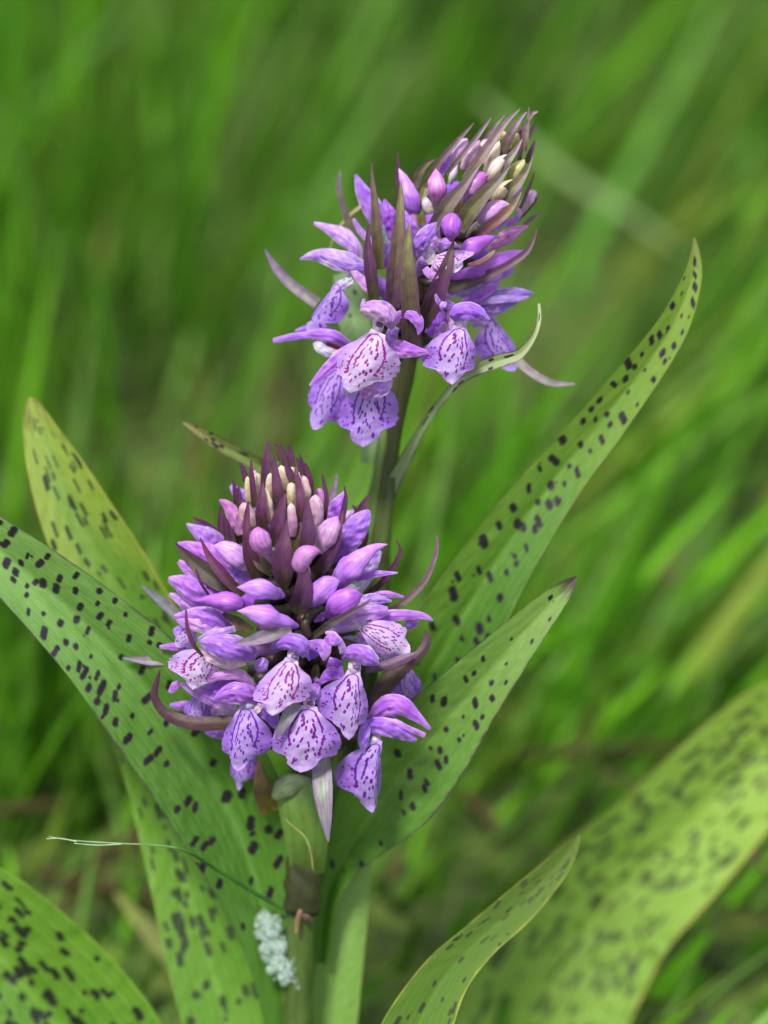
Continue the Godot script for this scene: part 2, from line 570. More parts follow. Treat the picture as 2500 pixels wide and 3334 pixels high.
func bud(parent: Node3D, p: Array, c := BUD_LILAC, o := {}) -> void:
	var q := {"ridge": 0.14, "rows": 20, "cols": 24}
	q.merge(o, true)
	slim = 0.92
	tube(parent, "bud", p, M.bud, c, q)
	slim = 1.0

func flower(parent: Node3D, x: float, y: float, f: float) -> Node3D:
	return part(parent, "flower", VV(pt(x, y, f)))

func throat(fl: Node3D, x: float, y: float, f: float, w: float, h: float, hole := true) -> void:
	# the pale column under the hood, and the dark mouth of the spur beside it
	blade(fl, "column", [x, y - h * 0.9, f - 24, w * 0.55, x, y - h * 0.2, f - 4, w * 0.62, x, y + h * 0.3, f - 2, w * 0.56, x, y + h * 0.75, f - 8, w * 0.40], M.petal, P_WHITE, {"cup": 0.5, "mott": 0.05})
	if hole:
		tube(fl, "spur_mouth", [x + w * 0.12, y - h * 0.45, f + 2, w * 0.26, x + w * 0.12, y - h * 0.05, f + 5, w * 0.40, x + w * 0.10, y + h * 0.32, f + 2, w * 0.20], M.petal, [Color8(104, 86, 138), Color8(120, 104, 152), Color8(150, 130, 180)], {"flat": 0.4, "rows": 8})
		blade(fl, "anther", [x - w * 0.10, y - h * 0.85, f + 6, w * 0.22, x - w * 0.02, y - h * 0.5, f + 9, w * 0.14], M.plain, [Color8(150, 88, 124), Color8(176, 122, 150), Color8(206, 170, 190)], {"rows": 5, "cols": 4})


func leaf(parent: Node3D, called: String, p: Array, base: Color, tip: Color, rim: Color, rim_amount: float, spot_maker: Array, r: float, slant: Vector2, o := {}) -> MeshInstance3D:
	# spot_maker: [[ox, oy, scale, [x, y, ...]], ...] or [number] for spots strewn at random
	var q := {"rows": 60, "cols": 16, "cup": 0.0, "fold": 0.3, "wav": 0.03}
	q.merge(o, true)
	var m := blade(parent, called, p, null, [Color.WHITE, Color.WHITE, Color.WHITE], q)
	var grid := last_grid
	var spots := []
	for s in spot_maker:
		if s is Array:
			spots.append_array(spots_at(grid, s[0], s[1], s[2], s[3], r, slant))
		else:
			spots.append_array(spots_random(s, r, o.get("lo", 0.05), o.get("hi", 0.97)))
	var length := 0.0
	var widest := 1.0
	for i in range(0, p.size(), 4):
		widest = maxf(widest, p[i + 3] / fs)
		if i > 0:
			length += Vector3((p[i] - p[i - 4]) / fs, (p[i + 1] - p[i - 3]) / fs, p[i + 2] - p[i - 2]).length()
	m.mesh.surface_set_material(0, leaf_material(o.get("tw", 192), o.get("th", 1024), length, widest, base, tip, rim, rim_amount, spots, o))
	return m

func front_orchid() -> void:
	fr(0, 0, 1, 1)
	var root := thing("orchid_plant", "spotted orchid with the lower, fully open purple flower spike and dark spotted leaves", "orchid", V(965, 4200, -560), "flowering spotted orchids")
	# stem inside the spike, and below it
	tube(root, "stem", [905, 1500, 0, 22, 930, 1700, 0, 40, 975, 1990, 0, 44, 985, 2250, 0, 44, 990, 2500, 0, 46, 994, 2760, 0, 50, 986, 2900, 0, 52, 978, 3020, 0, 48, 972, 3200, 0, 47, 968, 3500, 0, 50, 965, 3900, 0, 62, 965, 4200, 0, 62], M.stem, [Color8(60, 66, 34), Color8(80, 104, 46), Color8(92, 122, 54), Color8(68, 86, 44)], {"rows": 60})
	tube(root, "stem_joint", [1000, 2730, 10, 54, 996, 2780, 10, 60, 988, 2880, 10, 62, 982, 2970, 10, 56], M.stem, [Color8(78, 100, 48), Color8(64, 70, 42), Color8(62, 68, 40), Color8(50, 48, 36)])
	blade(root, "sheath", [1000, 2840, 40, 54, 1000, 2760, 60, 66, 994, 2680, 70, 76, 985, 2610, 74, 82, 975, 2560, 66, 70], M.stem, [Color8(74, 100, 44), Color8(92, 124, 58), Color8(104, 138, 70), Color8(110, 136, 72)], {"cup": 0.45, "rows": 20, "wav": 0.015, "mott": 0.05})

	# ------------- the unopened top
	fr(550, 1420, 2.0, 1)
	bract(root, [735, 170, 0, 24, 712, 100, 0, 18, 690, 50, 0, 8], BR_OLIVE)
	bract(root, [775, 180, 20, 22, 745, 110, 20, 18, 722, 52, 20, 6])
	bract(root, [805, 215, 20, 26, 795, 130, 20, 22, 776, 55, 20, 5])
	bract(root, [870, 250, 30, 16, 850, 190, 30, 16, 832, 138, 30, 5])
	bract(root, [885, 260, 10, 18, 868, 180, 10, 14, 849, 116, 10, 4])
	bud(root, [770, 350, 30, 30, 745, 270, 40, 38, 730, 190, 40, 24], BUD_CREAM)
	bud(root, [815, 270, 10, 20, 805, 230, 20, 24, 798, 200, 20, 14], BUD_CREAM)
	bud(root, [580, 400, 30, 28, 575, 320, 40, 32, 578, 240, 40, 22], BUD_CREAM)
	bud(root, [560, 300, 0, 20, 555, 250, 0, 22, 556, 222, 0, 12], BUD_ROSE)
	bud(root, [525, 430, 10, 22, 512, 340, 20, 20, 512, 262, 20, 14], BUD_CREAM)
	bud(root, [655, 400, 80, 24, 655, 320, 90, 30, 660, 240, 90, 18], BUD_CREAM)
	bud(root, [870, 310, 10, 22, 855, 270, 20, 24, 850, 232, 20, 16], BUD_ROSE)
	bud(root, [895, 450, 60, 28, 890, 350, 80, 34, 878, 258, 80, 18], [Color8(196, 182, 130), Color8(216, 196, 176), Color8(212, 176, 184), Color8(222, 200, 190)])
	bract(root, [625, 340, 70, 30, 632, 200, 70, 30, 640, 100, 65, 17, 641, 33, 60, 4])
	bract(root, [725, 480, 130, 38, 708, 350, 140, 38, 692, 230, 130, 23, 683, 120, 120, 5])
	bract(root, [815, 310, 90, 26, 785, 240, 90, 26, 752, 150, 90, 7])
	bract(root, [505, 290, 0, 24, 485, 220, 0, 18, 460, 172, 0, 5])
	bract(root, [930, 430, 50, 18, 918, 300, 60, 22, 903, 230, 60, 17, 889, 173, 60, 5])
	bud(root, [800, 460, 110, 30, 798, 390, 125, 36, 797, 302, 120, 26], BUD_CREAM)
	bud(root, [660, 560, 120, 34, 648, 440, 135, 32, 632, 340, 130, 14], [Color8(190, 176, 120), Color8(220, 210, 176), Color8(214, 206, 160), Color8(222, 196, 186)])
	bract(root, [850, 600, 150, 24, 858, 450, 165, 30, 846, 330, 150, 24, 830, 240, 140, 13, 822, 198, 130, 5])
	bract(root, [560, 460, 80, 22, 547, 330, 90, 20, 537, 230, 90, 14, 536, 153, 85, 5])
	bract(root, [445, 445, -20, 22, 432, 360, -20, 18, 418, 288, -20, 5])
	bract(root, [470, 470, 0, 22, 458, 390, 0, 17, 452, 326, 0, 5])
	bract(root, [1005, 570, 70, 18, 1026, 420, 80, 15, 1013, 320, 80, 13, 996, 248, 80, 4])
	bract(root, [1052, 440, -90, 24, 1080, 330, -90, 18, 1093, 250, -90, 5], BR_GREY)
	bud(root, [1000, 460, 10, 34, 985, 400, 20, 40, 975, 338, 20, 22], BUD_PINK)
	bud(root, [960, 620, 80, 36, 965, 500, 100, 54, 955, 420, 105, 44, 955, 380, 100, 22], [Color8(196, 170, 170), Color8(214, 178, 198), Color8(206, 176, 176), Color8(212, 170, 204)])
	bud(root, [565, 600, 60, 40, 525, 530, 80, 58, 495, 470, 80, 50, 480, 432, 80, 20], [Color8(180, 160, 130), Color8(196, 166, 164), Color8(198, 160, 176), Color8(190, 160, 150)])
	petal(root, "open_bud", [480, 630, 30, 40, 430, 530, 30, 50, 380, 450, 20, 34, 328, 418, 10, 10], P_PINK, {"cup": 0.8})
	petal(root, "petal", [510, 430, -40, 34, 460, 380, -50, 42, 400, 322, -60, 12], P_MAIN)
	bud(root, [800, 650, 170, 30, 802, 560, 185, 36, 795, 490, 185, 34, 795, 436, 180, 22], [Color8(190, 150, 180), Color8(196, 150, 180), Color8(214, 200, 172), Color8(206, 166, 190)])
	bract(root, [612, 610, 150, 40, 600, 500, 170, 38, 604, 400, 165, 28, 612, 305, 150, 6])
	bract(root, [690, 720, 180, 20, 702, 600, 200, 46, 730, 470, 200, 32, 757, 368, 190, 5])
	bud(root, [680, 820, 220, 22, 645, 770, 240, 34, 600, 700, 265, 72, 582, 640, 270, 66, 580, 590, 260, 30], BUD_PINK, {"cols": 20})
	bract(root, [880, 800, 220, 34, 906, 650, 235, 50, 905, 520, 225, 30, 898, 392, 210, 5])
	bract(root, [470, 700, -10, 60, 435, 580, 0, 40, 405, 478, 0, 6], BR_OLIVE)
	bract(root, [355, 690, -40, 28, 335, 560, -40, 21, 338, 453, -40, 7])
	bract(root, [385, 700, 0, 22, 368, 580, 0, 17, 371, 473, 0, 6])
	bract(root, [420, 710, 30, 24, 398, 590, 30, 20, 402, 476, 30, 6])
	bract(root, [680, 900, 180, 26, 610, 820, 180, 54, 545, 740, 170, 20], BR_OLIVE)
	bract(root, [800, 760, 160, 20, 830, 640, 170, 40, 850, 560, 160, 14], BR_OLIVE)
	bract(root, [575, 920, 160, 40, 530, 780, 190, 48, 505, 640, 200, 26, 507, 520, 190, 21, 517, 423, 185, 5])
	bud(root, [980, 750, 140, 46, 1030, 650, 155, 80, 1070, 580, 150, 62, 1098, 520, 140, 16], [Color8(204, 176, 186), Color8(190, 144, 200), Color8(182, 132, 196), Color8(206, 168, 196)])
	bract(root, [760, 1000, 225, 10, 742, 880, 262, 68, 745, 740, 272, 58, 757, 640, 262, 29, 768, 538, 250, 4])
	bud(root, [890, 905, 240, 36, 862, 840, 280, 62, 880, 780, 295, 66, 930, 755, 295, 52, 988, 752, 285, 14], BUD_PINK, {"cols": 20})
	bract(root, [838, 1160, 240, 14, 848, 1100, 255, 64, 872, 1020, 290, 66, 880, 910, 292, 42, 868, 778, 280, 4], BR_PURPLE, {"fold": 0.45})
	bract(root, [930, 930, 120, 34, 1010, 830, 150, 46, 1086, 700, 165, 30, 1115, 580, 155, 16, 1130, 488, 140, 5])
	bract(root, [1118, 600, 60, 18, 1140, 470, 60, 20, 1151, 390, 60, 12, 1140, 323, 60, 4])

	# ------------- upper ring of petals and buds, right
	petal(root, "petal", [1060, 590, 0, 62, 1100, 460, 0, 56, 1152, 358, -10, 10], P_MAIN)
	petal(root, "petal", [1130, 620, -70, 40, 1165, 540, -80, 50, 1210, 490, -90, 14], P_WHITE)
	bract(root, [1215, 540, -80, 34, 1262, 455, -80, 26, 1303, 380, -80, 5])
	bract(root, [1225, 500, -90, 12, 1210, 470, -90, 12, 1192, 450, -90, 5])
	petal(root, "petal", [1085, 810, 60, 44, 1150, 690, 70, 88, 1230, 580, 60, 78, 1285, 510, 45, 40, 1306, 483, 40, 8], P_MAIN)
	bract(root, [1205, 775, -40, 24, 1255, 700, -30, 34, 1281, 630, -30, 22, 1287, 553, -30, 4], BR_OLIVE)
	petal(root, "petal", [1180, 920, 70, 60, 1290, 830, 60, 74, 1370, 740, 40, 24], P_PALE)
	petal(root, "petal", [1150, 1000, 60, 60, 1240, 950, 50, 60, 1330, 900, 30, 20], P_WHITE)
	bud(root, [1090, 970, 140, 50, 1170, 870, 175, 92, 1260, 790, 170, 62, 1340, 730, 150, 34, 1425, 704, 140, 8], BUD_LILAC, {"flat": 0.5})
	petal(root, "petal", [1215, 930, 100, 22, 1330, 900, 120, 24, 1490, 890, 120, 5], P_MAIN, {"cup": 0.3})
	bract(root, [1262, 1045, 40, 14, 1380, 960, 70, 21, 1470, 835, 90, 18, 1506, 740, 90, 11, 1478, 680, 90, 5], BR_PURPLE)
	petal(root, "petal", [1240, 1060, 60, 16, 1400, 1030, 60, 24, 1528, 1046, 60, 5], P_MAIN, {"cup": 0.2})
	bud(root, [900, 1100, 230, 30, 960, 1040, 270, 76, 1010, 990, 285, 82, 1070, 955, 280, 56, 1115, 948, 270, 14], BUD_LILAC)
	# left
	petal(root, "petal", [365, 710, -20, 40, 240, 650, -20, 64, 113, 570, -30, 5], P_MAIN)
	bract(root, [345, 670, -60, 26, 240, 590, -60, 32, 152, 528, -60, 5], BR_PURPLE)
	petal(root, "petal", [405, 870, 60, 34, 260, 790, 60, 82, 150, 730, 40, 50, 57, 696, 20, 7], P_MAIN)
	petal(root, "petal", [260, 960, 20, 30, 160, 890, 10, 46, 62, 815, 0, 16], P_PALE)
	bud(root, [520, 860, 150, 40, 450, 790, 170, 80, 370, 735, 170, 60, 288, 712, 160, 8], [Color8(190, 160, 200), Color8(190, 140, 216), Color8(194, 146, 220), Color8(208, 168, 216)])
	petal(root, "petal", [530, 950, 140, 30, 450, 900, 140, 50, 390, 860, 130, 40], P_MAIN)
	bract(root, [420, 1020, 150, 24, 290, 925, 140, 60, 150, 810, 120, 44, 38, 695, 110, 4], [Color8(64, 60, 40), Color8(66, 56, 44), Color8(66, 42, 58), Color8(78, 46, 74)])
	bract(root, [480, 1040, 200, 24, 350, 900, 220, 38, 260, 780, 210, 22, 203, 660, 200, 4], BR_PURPLE)
	bract(root, [262, 1038, 200, 8, 210, 960, 220, 10, 174, 868, 220, 6], BR_PURPLE)
	petal(root, "petal", [150, 1130, 70, 40, 70, 1060, 60, 34, 0, 1030, 50, 10], P_PALE)
	petal(root, "petal", [350, 1060, 120, 40, 190, 1010, 120, 96, 70, 955, 90, 56, -4, 930, 80, 18], P_MAIN, {"cup": 0.6})
	petal(root, "petal", [330, 1180, 110, 40, 220, 1120, 110, 60, 80, 1090, 80, 40], P_PALE, {"cup": 0.6})

	# ------------- ring of closed buds round the middle
	fr(400, 1850, 2.698, 1)
	bud(root, [1420, 250, 250, 20, 1360, 225, 260, 56, 1310, 215, 290, 66, 1220, 180, 310, 100, 1110, 170, 310, 60, 1000, 168, 300, 8], BUD_LILAC)
	bud(root, [1040, 330, 210, 60, 960, 300, 240, 96, 860, 290, 240, 88, 750, 280, 230, 50, 640, 290, 220, 8], BUD_DEEP)
	bud(root, [1540, 510, 280, 22, 1450, 485, 310, 62, 1360, 460, 330, 74, 1260, 430, 345, 112, 1130, 390, 340, 68, 1000, 375, 330, 8], BUD_LILAC)
	bract(root, [1130, 560, 200, 40, 1010, 480, 210, 50, 880, 395, 200, 14], BR_OLIVE)
	fr(800, 1850, 2.698, 1)
	bud(root, [730, 420, 220, 40, 800, 330, 290, 108, 880, 280, 305, 120, 960, 250, 300, 80, 1030, 235, 290, 16], BUD_DEEP)
	tube(root, "ovary", [660, 350, 150, 42, 570, 410, 200, 44, 520, 500, 220, 40, 560, 610, 220, 34], M.stem, OVARY)
	tube(root, "ovary", [420, 340, 150, 40, 330, 370, 200, 52, 240, 380, 220, 50, 160, 350, 200, 30], M.stem, OVARY)
	tube(root, "ovary", [380, 240, 150, 40, 270, 150, 160, 50, 200, 110, 150, 40], M.stem, OVARY)
	bract(root, [570, 620, 210, 20, 740, 490, 290, 36, 960, 370, 350, 20, 1060, 310, 360, 14, 1099, 266, 360, 5], [Color8(78, 76, 38), Color8(98, 84, 82), Color8(118, 84, 116), Color8(110, 84, 110)])
	petal(root, "petal", [700, 400, 180, 20, 660, 430, 180, 34, 600, 470, 180, 10], P_MAIN)

	fr(0, 0, 1, 1)
	ovaries(root, 1790, 2420, 10, 10, 170.0)

	# ------------- open flowers
	flower_top_middle(root)
	flower_right_middle(root)
	flower_low_middle(root)
	flower_low_left(root)
	flower_low_right(root)
	flower_right_side(root)
	flower_left_side(root)

	# ------------- long bracts round the spike
	fr(0, 0, 1.0, 1)
	bract(root, [1240, 2000, 60, 8, 1300, 1970, 70, 11, 1380, 1895, 80, 10, 1420, 1800, 80, 7, 1422, 1743, 80, 2.5], BR_MAUVE)
	bract(root, [1040, 2400, 130, 22, 1046, 2480, 230, 30, 1051, 2570, 310, 32, 1060, 2665, 340, 20, 1069, 2740, 345, 2], BR_GREY, {"fold": 0.2})
	blade(root, "bract", [885, 2640, 60, 34, 860, 2590, 70, 34, 846, 2530, 70, 20, 842, 2470, 70, 3], M.bract, [Color8(112, 104, 30), Color8(104, 78, 32), Color8(104, 70, 60), Color8(96, 60, 76)], {"fold": 0.4})
	blade(root, "bract", [1030, 2570, 60, 16, 985, 2548, 90, 24, 930, 2560, 110, 36, 892, 2600, 110, 14], M.bract, [Color8(108, 136, 80), Color8(140, 168, 108), Color8(132, 158, 100), Color8(96, 60, 104)], {"cup": 0.35, "mott": 0.05})
	fr(400, 1850, 2.698, 1)
	bract(root, [520, 775, 60, 58, 250, 810, 60, 42, -4, 788, 60, 4], BR_GREY, {"fold": 0.2})
	bract(root, [520, 450, -80, 46, 350, 300, -80, 42, 163, 150, -80, 5], BR_GREY, {"fold": 0.2})
	bract(root, [705, 775, 330, 10, 620, 670, 350, 20, 567, 520, 350, 18, 554, 362, 340, 8], BR_PURPLE)
	bract(root, [1480, 545, 330, 34, 1270, 590, 350, 62, 1110, 640, 360, 40, 962, 663, 350, 6], [Color8(112, 96, 106), Color8(132, 110, 140), Color8(124, 98, 130), Color8(118, 90, 134)], {"fold": 0.2})
	fr(800, 1850, 2.698, 1)
	bract(root, [1050, 900, 250, 24, 1300, 835, 270, 50, 1430, 780, 270, 38, 1512, 742, 260, 6], [Color8(92, 72, 98), Color8(106, 80, 112), Color8(118, 86, 120), Color8(84, 52, 86)], {"fold": -0.3})
	fr(850, 2150, 2.698, 1)
	bract(root, [935, 480, 170, 34, 1010, 350, 190, 66, 1105, 210, 200, 78, 1225, 85, 200, 64, 1345, -10, 190, 46, 1435, -110, 180, 42, 1458, -200, 170, 32, 1440, -262, 165, 6], [Color8(64, 56, 36), Color8(66, 50, 44), Color8(80, 46, 72), Color8(76, 40, 76)], {"fold": -0.3})
	bract(root, [330, 280, 240, 50, 280, 400, 325, 60, 225, 510, 348, 56, 165, 620, 348, 34, 128, 700, 342, 5], BR_GREY, {"fold": 0.2})
	fr(450, 2150, 2.698, 1)
	bract(root, [830, 545, 160, 66, 520, 555, 180, 62, 320, 510, 180, 54, 200, 430, 180, 42, 140, 300, 180, 34, 165, 180, 180, 24, 192, 82, 180, 5], [Color8(88, 82, 58), Color8(82, 66, 66), Color8(74, 44, 66), Color8(78, 42, 86)], {"fold": -0.3, "rows": 28})

	far_side(root, 1700, 2400, 6, 9)
	front_leaves(root)

func far_side(root: Node3D, y0: float, y1: float, rings: int, each: int) -> void:
	# hoods and petals of the flowers on the far side of the spike, seen only in the gaps
	fr(0, 0, 1, zmode)
	for i in rings:
		var t := float(i) / (rings - 1)
		var y := lerpf(y0, y1, t)
		var x0 := lerpf(945, 985, t) if zmode == 1 else lerpf(1560, 1300, t)
		var reach := lerpf(110, 250, sin(PI * minf(1.0, 0.25 + t * 0.6))) * (1.0 if zmode == 1 else 0.72)
		for k in each:
			var a := PI * (0.62 + 0.76 * (k + 0.5 * (i % 2)) / each)
			var c := cos(a) * reach
			var x := x0 + sin(a) * reach
			if (k + i) % 3 == 2: x = x0 + (x - x0) * 0.8
			petal(root, "petal", [x0 + (x - x0) * 0.35, y + 10, c * 0.35 - 20, 14, x0 + (x - x0) * 0.7, y - 20, c * 0.75 - 20, 30, x, y - 26, c - 20, 6], P_DEEP if k % 2 == 0 else P_MAIN, {"rows": 8, "cols": 6})

func ovaries(root: Node3D, y0: float, y1: float, rings: int, each: int, reach: float) -> void:
	# the crowded twisted ovaries round the stem, which carry the flowers
	for i in rings:
		var y := lerpf(y0, y1, float(i) / (rings - 1))
		for k in each:
			var a := TAU * (k + 0.38 * i) / each
			var dir := Vector3(sin(a), 0.25 * cos(a), cos(a))
			var x0 := lerpf(965, 990, float(i) / (rings - 1)) if zmode == 1 else lerpf(1500, 1305, float(i) / (rings - 1))
			var l := reach * rng.randf_range(0.75, 1.1)
			tube(root, "ovary", [x0 + dir.x * 25, y + 20, dir.z * 25, 26, x0 + dir.x * l * 0.5, y - 14 + dir.y * l * 0.5, dir.z * l * 0.5, 30, x0 + dir.x * l, y - 22 + dir.y * l, dir.z * l, 20], M.stem, OVARY, {"rows": 6, "cols": 10})

func flower_top_middle(root: Node3D) -> void:
	fr(800, 1850, 2.698, 1)
	var fl := flower(root, 390, 600, 280)
	tube(fl, "ovary", [520, 560, 120, 36, 450, 590, 200, 40, 385, 620, 260, 40], M.stem, OVARY)
	petal(fl, "hood", [238, 700, 300, 16, 290, 660, 325, 58, 385, 645, 345, 78, 475, 680, 350, 88, 525, 770, 340, 30], P_MAIN, {"cup": 0.8, "rows": 24})
	petal(fl, "hood_petal", [510, 640, 320, 24, 520, 700, 330, 34, 500, 790, 330, 10], P_MAIN)
	petal(fl, "sepal", [525, 680, 290, 40, 590, 668, 300, 36, 640, 660, 310, 40, 690, 700, 320, 62, 690, 765, 325, 40, 686, 812, 325, 8], P_MAIN)
	petal(fl, "sepal", [700, 570, 300, 14, 770, 580, 310, 26, 830, 660, 310, 32, 860, 740, 300, 36], P_PALE)
	petal(fl, "sepal", [690, 640, 310, 20, 760, 630, 320, 60, 830, 660, 315, 16], P_MAIN)
	petal(fl, "petal", [600, 780, 250, 60, 560, 720, 260, 50, 530, 700, 260, 20], P_DEEP)
	throat(fl, 415, 785, 345, 84, 60)
	lip(fl, [405, 800, 345], [235, 1296, 385], 222, 252, 0, {"skew": -0.16, "mid": 0.8})

func flower_right_middle(root: Node3D) -> void:
	fr(800, 1850, 2.698, 1)
	var fl := flower(root, 1000, 700, 250)
	tube(fl, "ovary", [760, 640, 150, 36, 860, 660, 200, 40, 960, 690, 230, 40], M.stem, OVARY)
	petal(fl, "hood", [852, 800, 270, 16, 900, 750, 290, 56, 985, 742, 310, 82, 1085, 790, 312, 78, 1168, 842, 300, 16], P_MAIN, {"cup": 0.8, "rows": 24})
	petal(fl, "hood_petal", [1000, 690, 290, 20, 1070, 720, 310, 40, 1170, 800, 310, 8], P_PALE, {"cup": 0.3})
	petal(fl, "sepal", [850, 860, 230, 40, 780, 850, 230, 60, 720, 830, 225, 50], P_DEEP)
	petal(fl, "sepal", [860, 900, 240, 60, 740, 930, 240, 56, 640, 1020, 240, 16], P_MAIN)
	throat(fl, 955, 880, 300, 92, 64)
	fr(850, 2150, 2.698, 1)
	lip(fl, [815, 90, 300], [770, 700, 310], 310, 150, 1, {"mid": 0.8, "skew": 0.05})

func flower_low_middle(root: Node3D) -> void:
	fr(850, 2150, 2.698, 1)
	var fl := flower(root, 440, 300, 270)
	tube(fl, "ovary", [480, 60, 150, 34, 470, 180, 220, 40, 450, 270, 250, 40], M.stem, OVARY)
	petal(fl, "hood", [480, 205, 270, 24, 470, 260, 290, 62, 420, 320, 300, 60, 370, 350, 290, 20], P_MAIN, {"cup": 0.5})
	petal(fl, "hood_petal", [490, 180, 260, 24, 470, 150, 265, 14], P_PALE)
	petal(fl, "sepal", [20, 330, 240, 60, 70, 440, 250, 80, 110, 540, 255, 50, 140, 615, 255, 6], P_MAIN)
	throat(fl, 420, 385, 310, 84, 62)
	lip(fl, [418, 400, 312], [346, 984, 330], 285, 320, 1, {"skew": -0.03})

func flower_low_left(root: Node3D) -> void:
	fr(450, 2150, 2.698, 1)
	var fl := flower(root, 980, 320, 250)
	tube(fl, "ovary", [1180, 200, 120, 34, 1110, 260, 190, 40, 1030, 330, 230, 40], M.stem, OVARY)
	petal(fl, "hood", [1035, 330, 270, 70, 900, 290, 300, 100, 780, 300, 300, 80, 664, 352, 285, 16], P_MAIN, {"cup": 0.5})
	petal(fl, "hood_petal", [1020, 250, 280, 16, 880, 250, 312, 26, 760, 290, 308, 16, 700, 330, 300, 6], P_PALE, {"cup": 0.2})
	petal(fl, "sepal", [1040, 310, 250, 46, 1130, 450, 260, 72, 1190, 550, 262, 34, 1216, 610, 260, 5], P_MAIN)
	petal(fl, "column", [1080, 390, 270, 34, 1030, 430, 275, 40, 980, 440, 275, 40], P_WHITE)
	throat(fl, 960, 395, 285, 92, 40, false)
	lip(fl, [945, 400, 288], [868, 968, 300], 165, 270, 2, {"mid": 0.9, "skew": -0.05})

func flower_low_right(root: Node3D) -> void:
	fr(850, 2150, 2.698, 1)
	var fl := flower(root, 980, 620, 200)
	tube(fl, "ovary", [700, 560, 120, 34, 820, 590, 160, 40, 950, 600, 190, 40], M.stem, OVARY)
	petal(fl, "sepal", [960, 520, 190, 40, 1100, 410, 215, 100, 1230, 400, 220, 90, 1370, 500, 215, 46, 1486, 605, 210, 14], P_MAIN, {"cup": 0.4})
	petal(fl, "hood", [950, 570, 220, 60, 1060, 580, 250, 84, 1190, 610, 255, 84, 1300, 670, 245, 46, 1362, 705, 240, 14], P_MAIN, {"cup": 0.55})
	petal(fl, "hood_petal", [980, 510, 225, 14, 1150, 535, 262, 20, 1300, 600, 260, 26, 1440, 660, 245, 22], P_PALE, {"cup": 0.3})
	petal(fl, "sepal", [930, 530, 225, 34, 910, 620, 250, 50, 895, 720, 255, 46, 905, 822, 250, 6], P_MAIN)
	throat(fl, 1010, 700, 235, 70, 40, false)
	lip(fl, [1015, 700, 235], [978, 1336, 230], 350, 62, 2, {"mid": 1.3, "skew": 0.04})

func flower_right_side(root: Node3D) -> void:
	fr(850, 2150, 2.698, 1)
	var back := flower(root, 1200, 40, 40)
	petal(back, "sepal", [1190, -60, 60, 26, 1230, 40, 70, 36, 1280, 150, 80, 14], P_MAIN)
	lip(back, [1270, 50, 40], [1330, 400, 20], 150, 110, 2, {"mid": 0.9})
	fr(800, 1850, 2.698, 1)
	var fl := flower(root, 960, 480, 150)
	tube(fl, "spur", [720, 555, 190, 36, 840, 520, 200, 50, 960, 500, 210, 44, 1010, 490, 210, 34], M.petal, [Color8(180, 140, 214), Color8(196, 164, 226), Color8(224, 208, 220)])
	petal(fl, "sepal", [830, 480, 210, 40, 960, 420, 235, 64, 1120, 380, 225, 60, 1245, 372, 200, 36], P_PALE, {"cup": 0.4})
	petal(fl, "petal", [960, 330, 180, 50, 1090, 280, 180, 60, 1200, 280, 170, 36, 1282, 290, 160, 8], P_PALE)
	petal(fl, "petal", [1130, 235, 120, 24, 1260, 225, 120, 26, 1388, 258, 110, 5], P_MAIN)
	petal(fl, "hood", [1110, 470, 160, 24, 1250, 420, 170, 52, 1420, 410, 160, 44, 1560, 420, 145, 30, 1642, 460, 140, 8], P_MAIN)
	petal(fl, "hood_petal", [1400, 460, 140, 50, 1480, 480, 130, 40, 1430, 540, 120, 10], P_MAIN)
	petal(fl, "petal", [960, 610, 180, 60, 1100, 690, 190, 60, 1230, 720, 180, 40], P_PALE)
	throat(fl, 1030, 490, 225, 50, 30, false)
	lip(fl, [1000, 500, 225], [1442, 738, 235], 140, 175, 3, {"skew": 0.05, "bulge": 0.3})
	var low := flower(root, 1230, 790, 120)
	lip(low, [1160, 690, 130], [1260, 880, 110], 110, 130, 1, {})

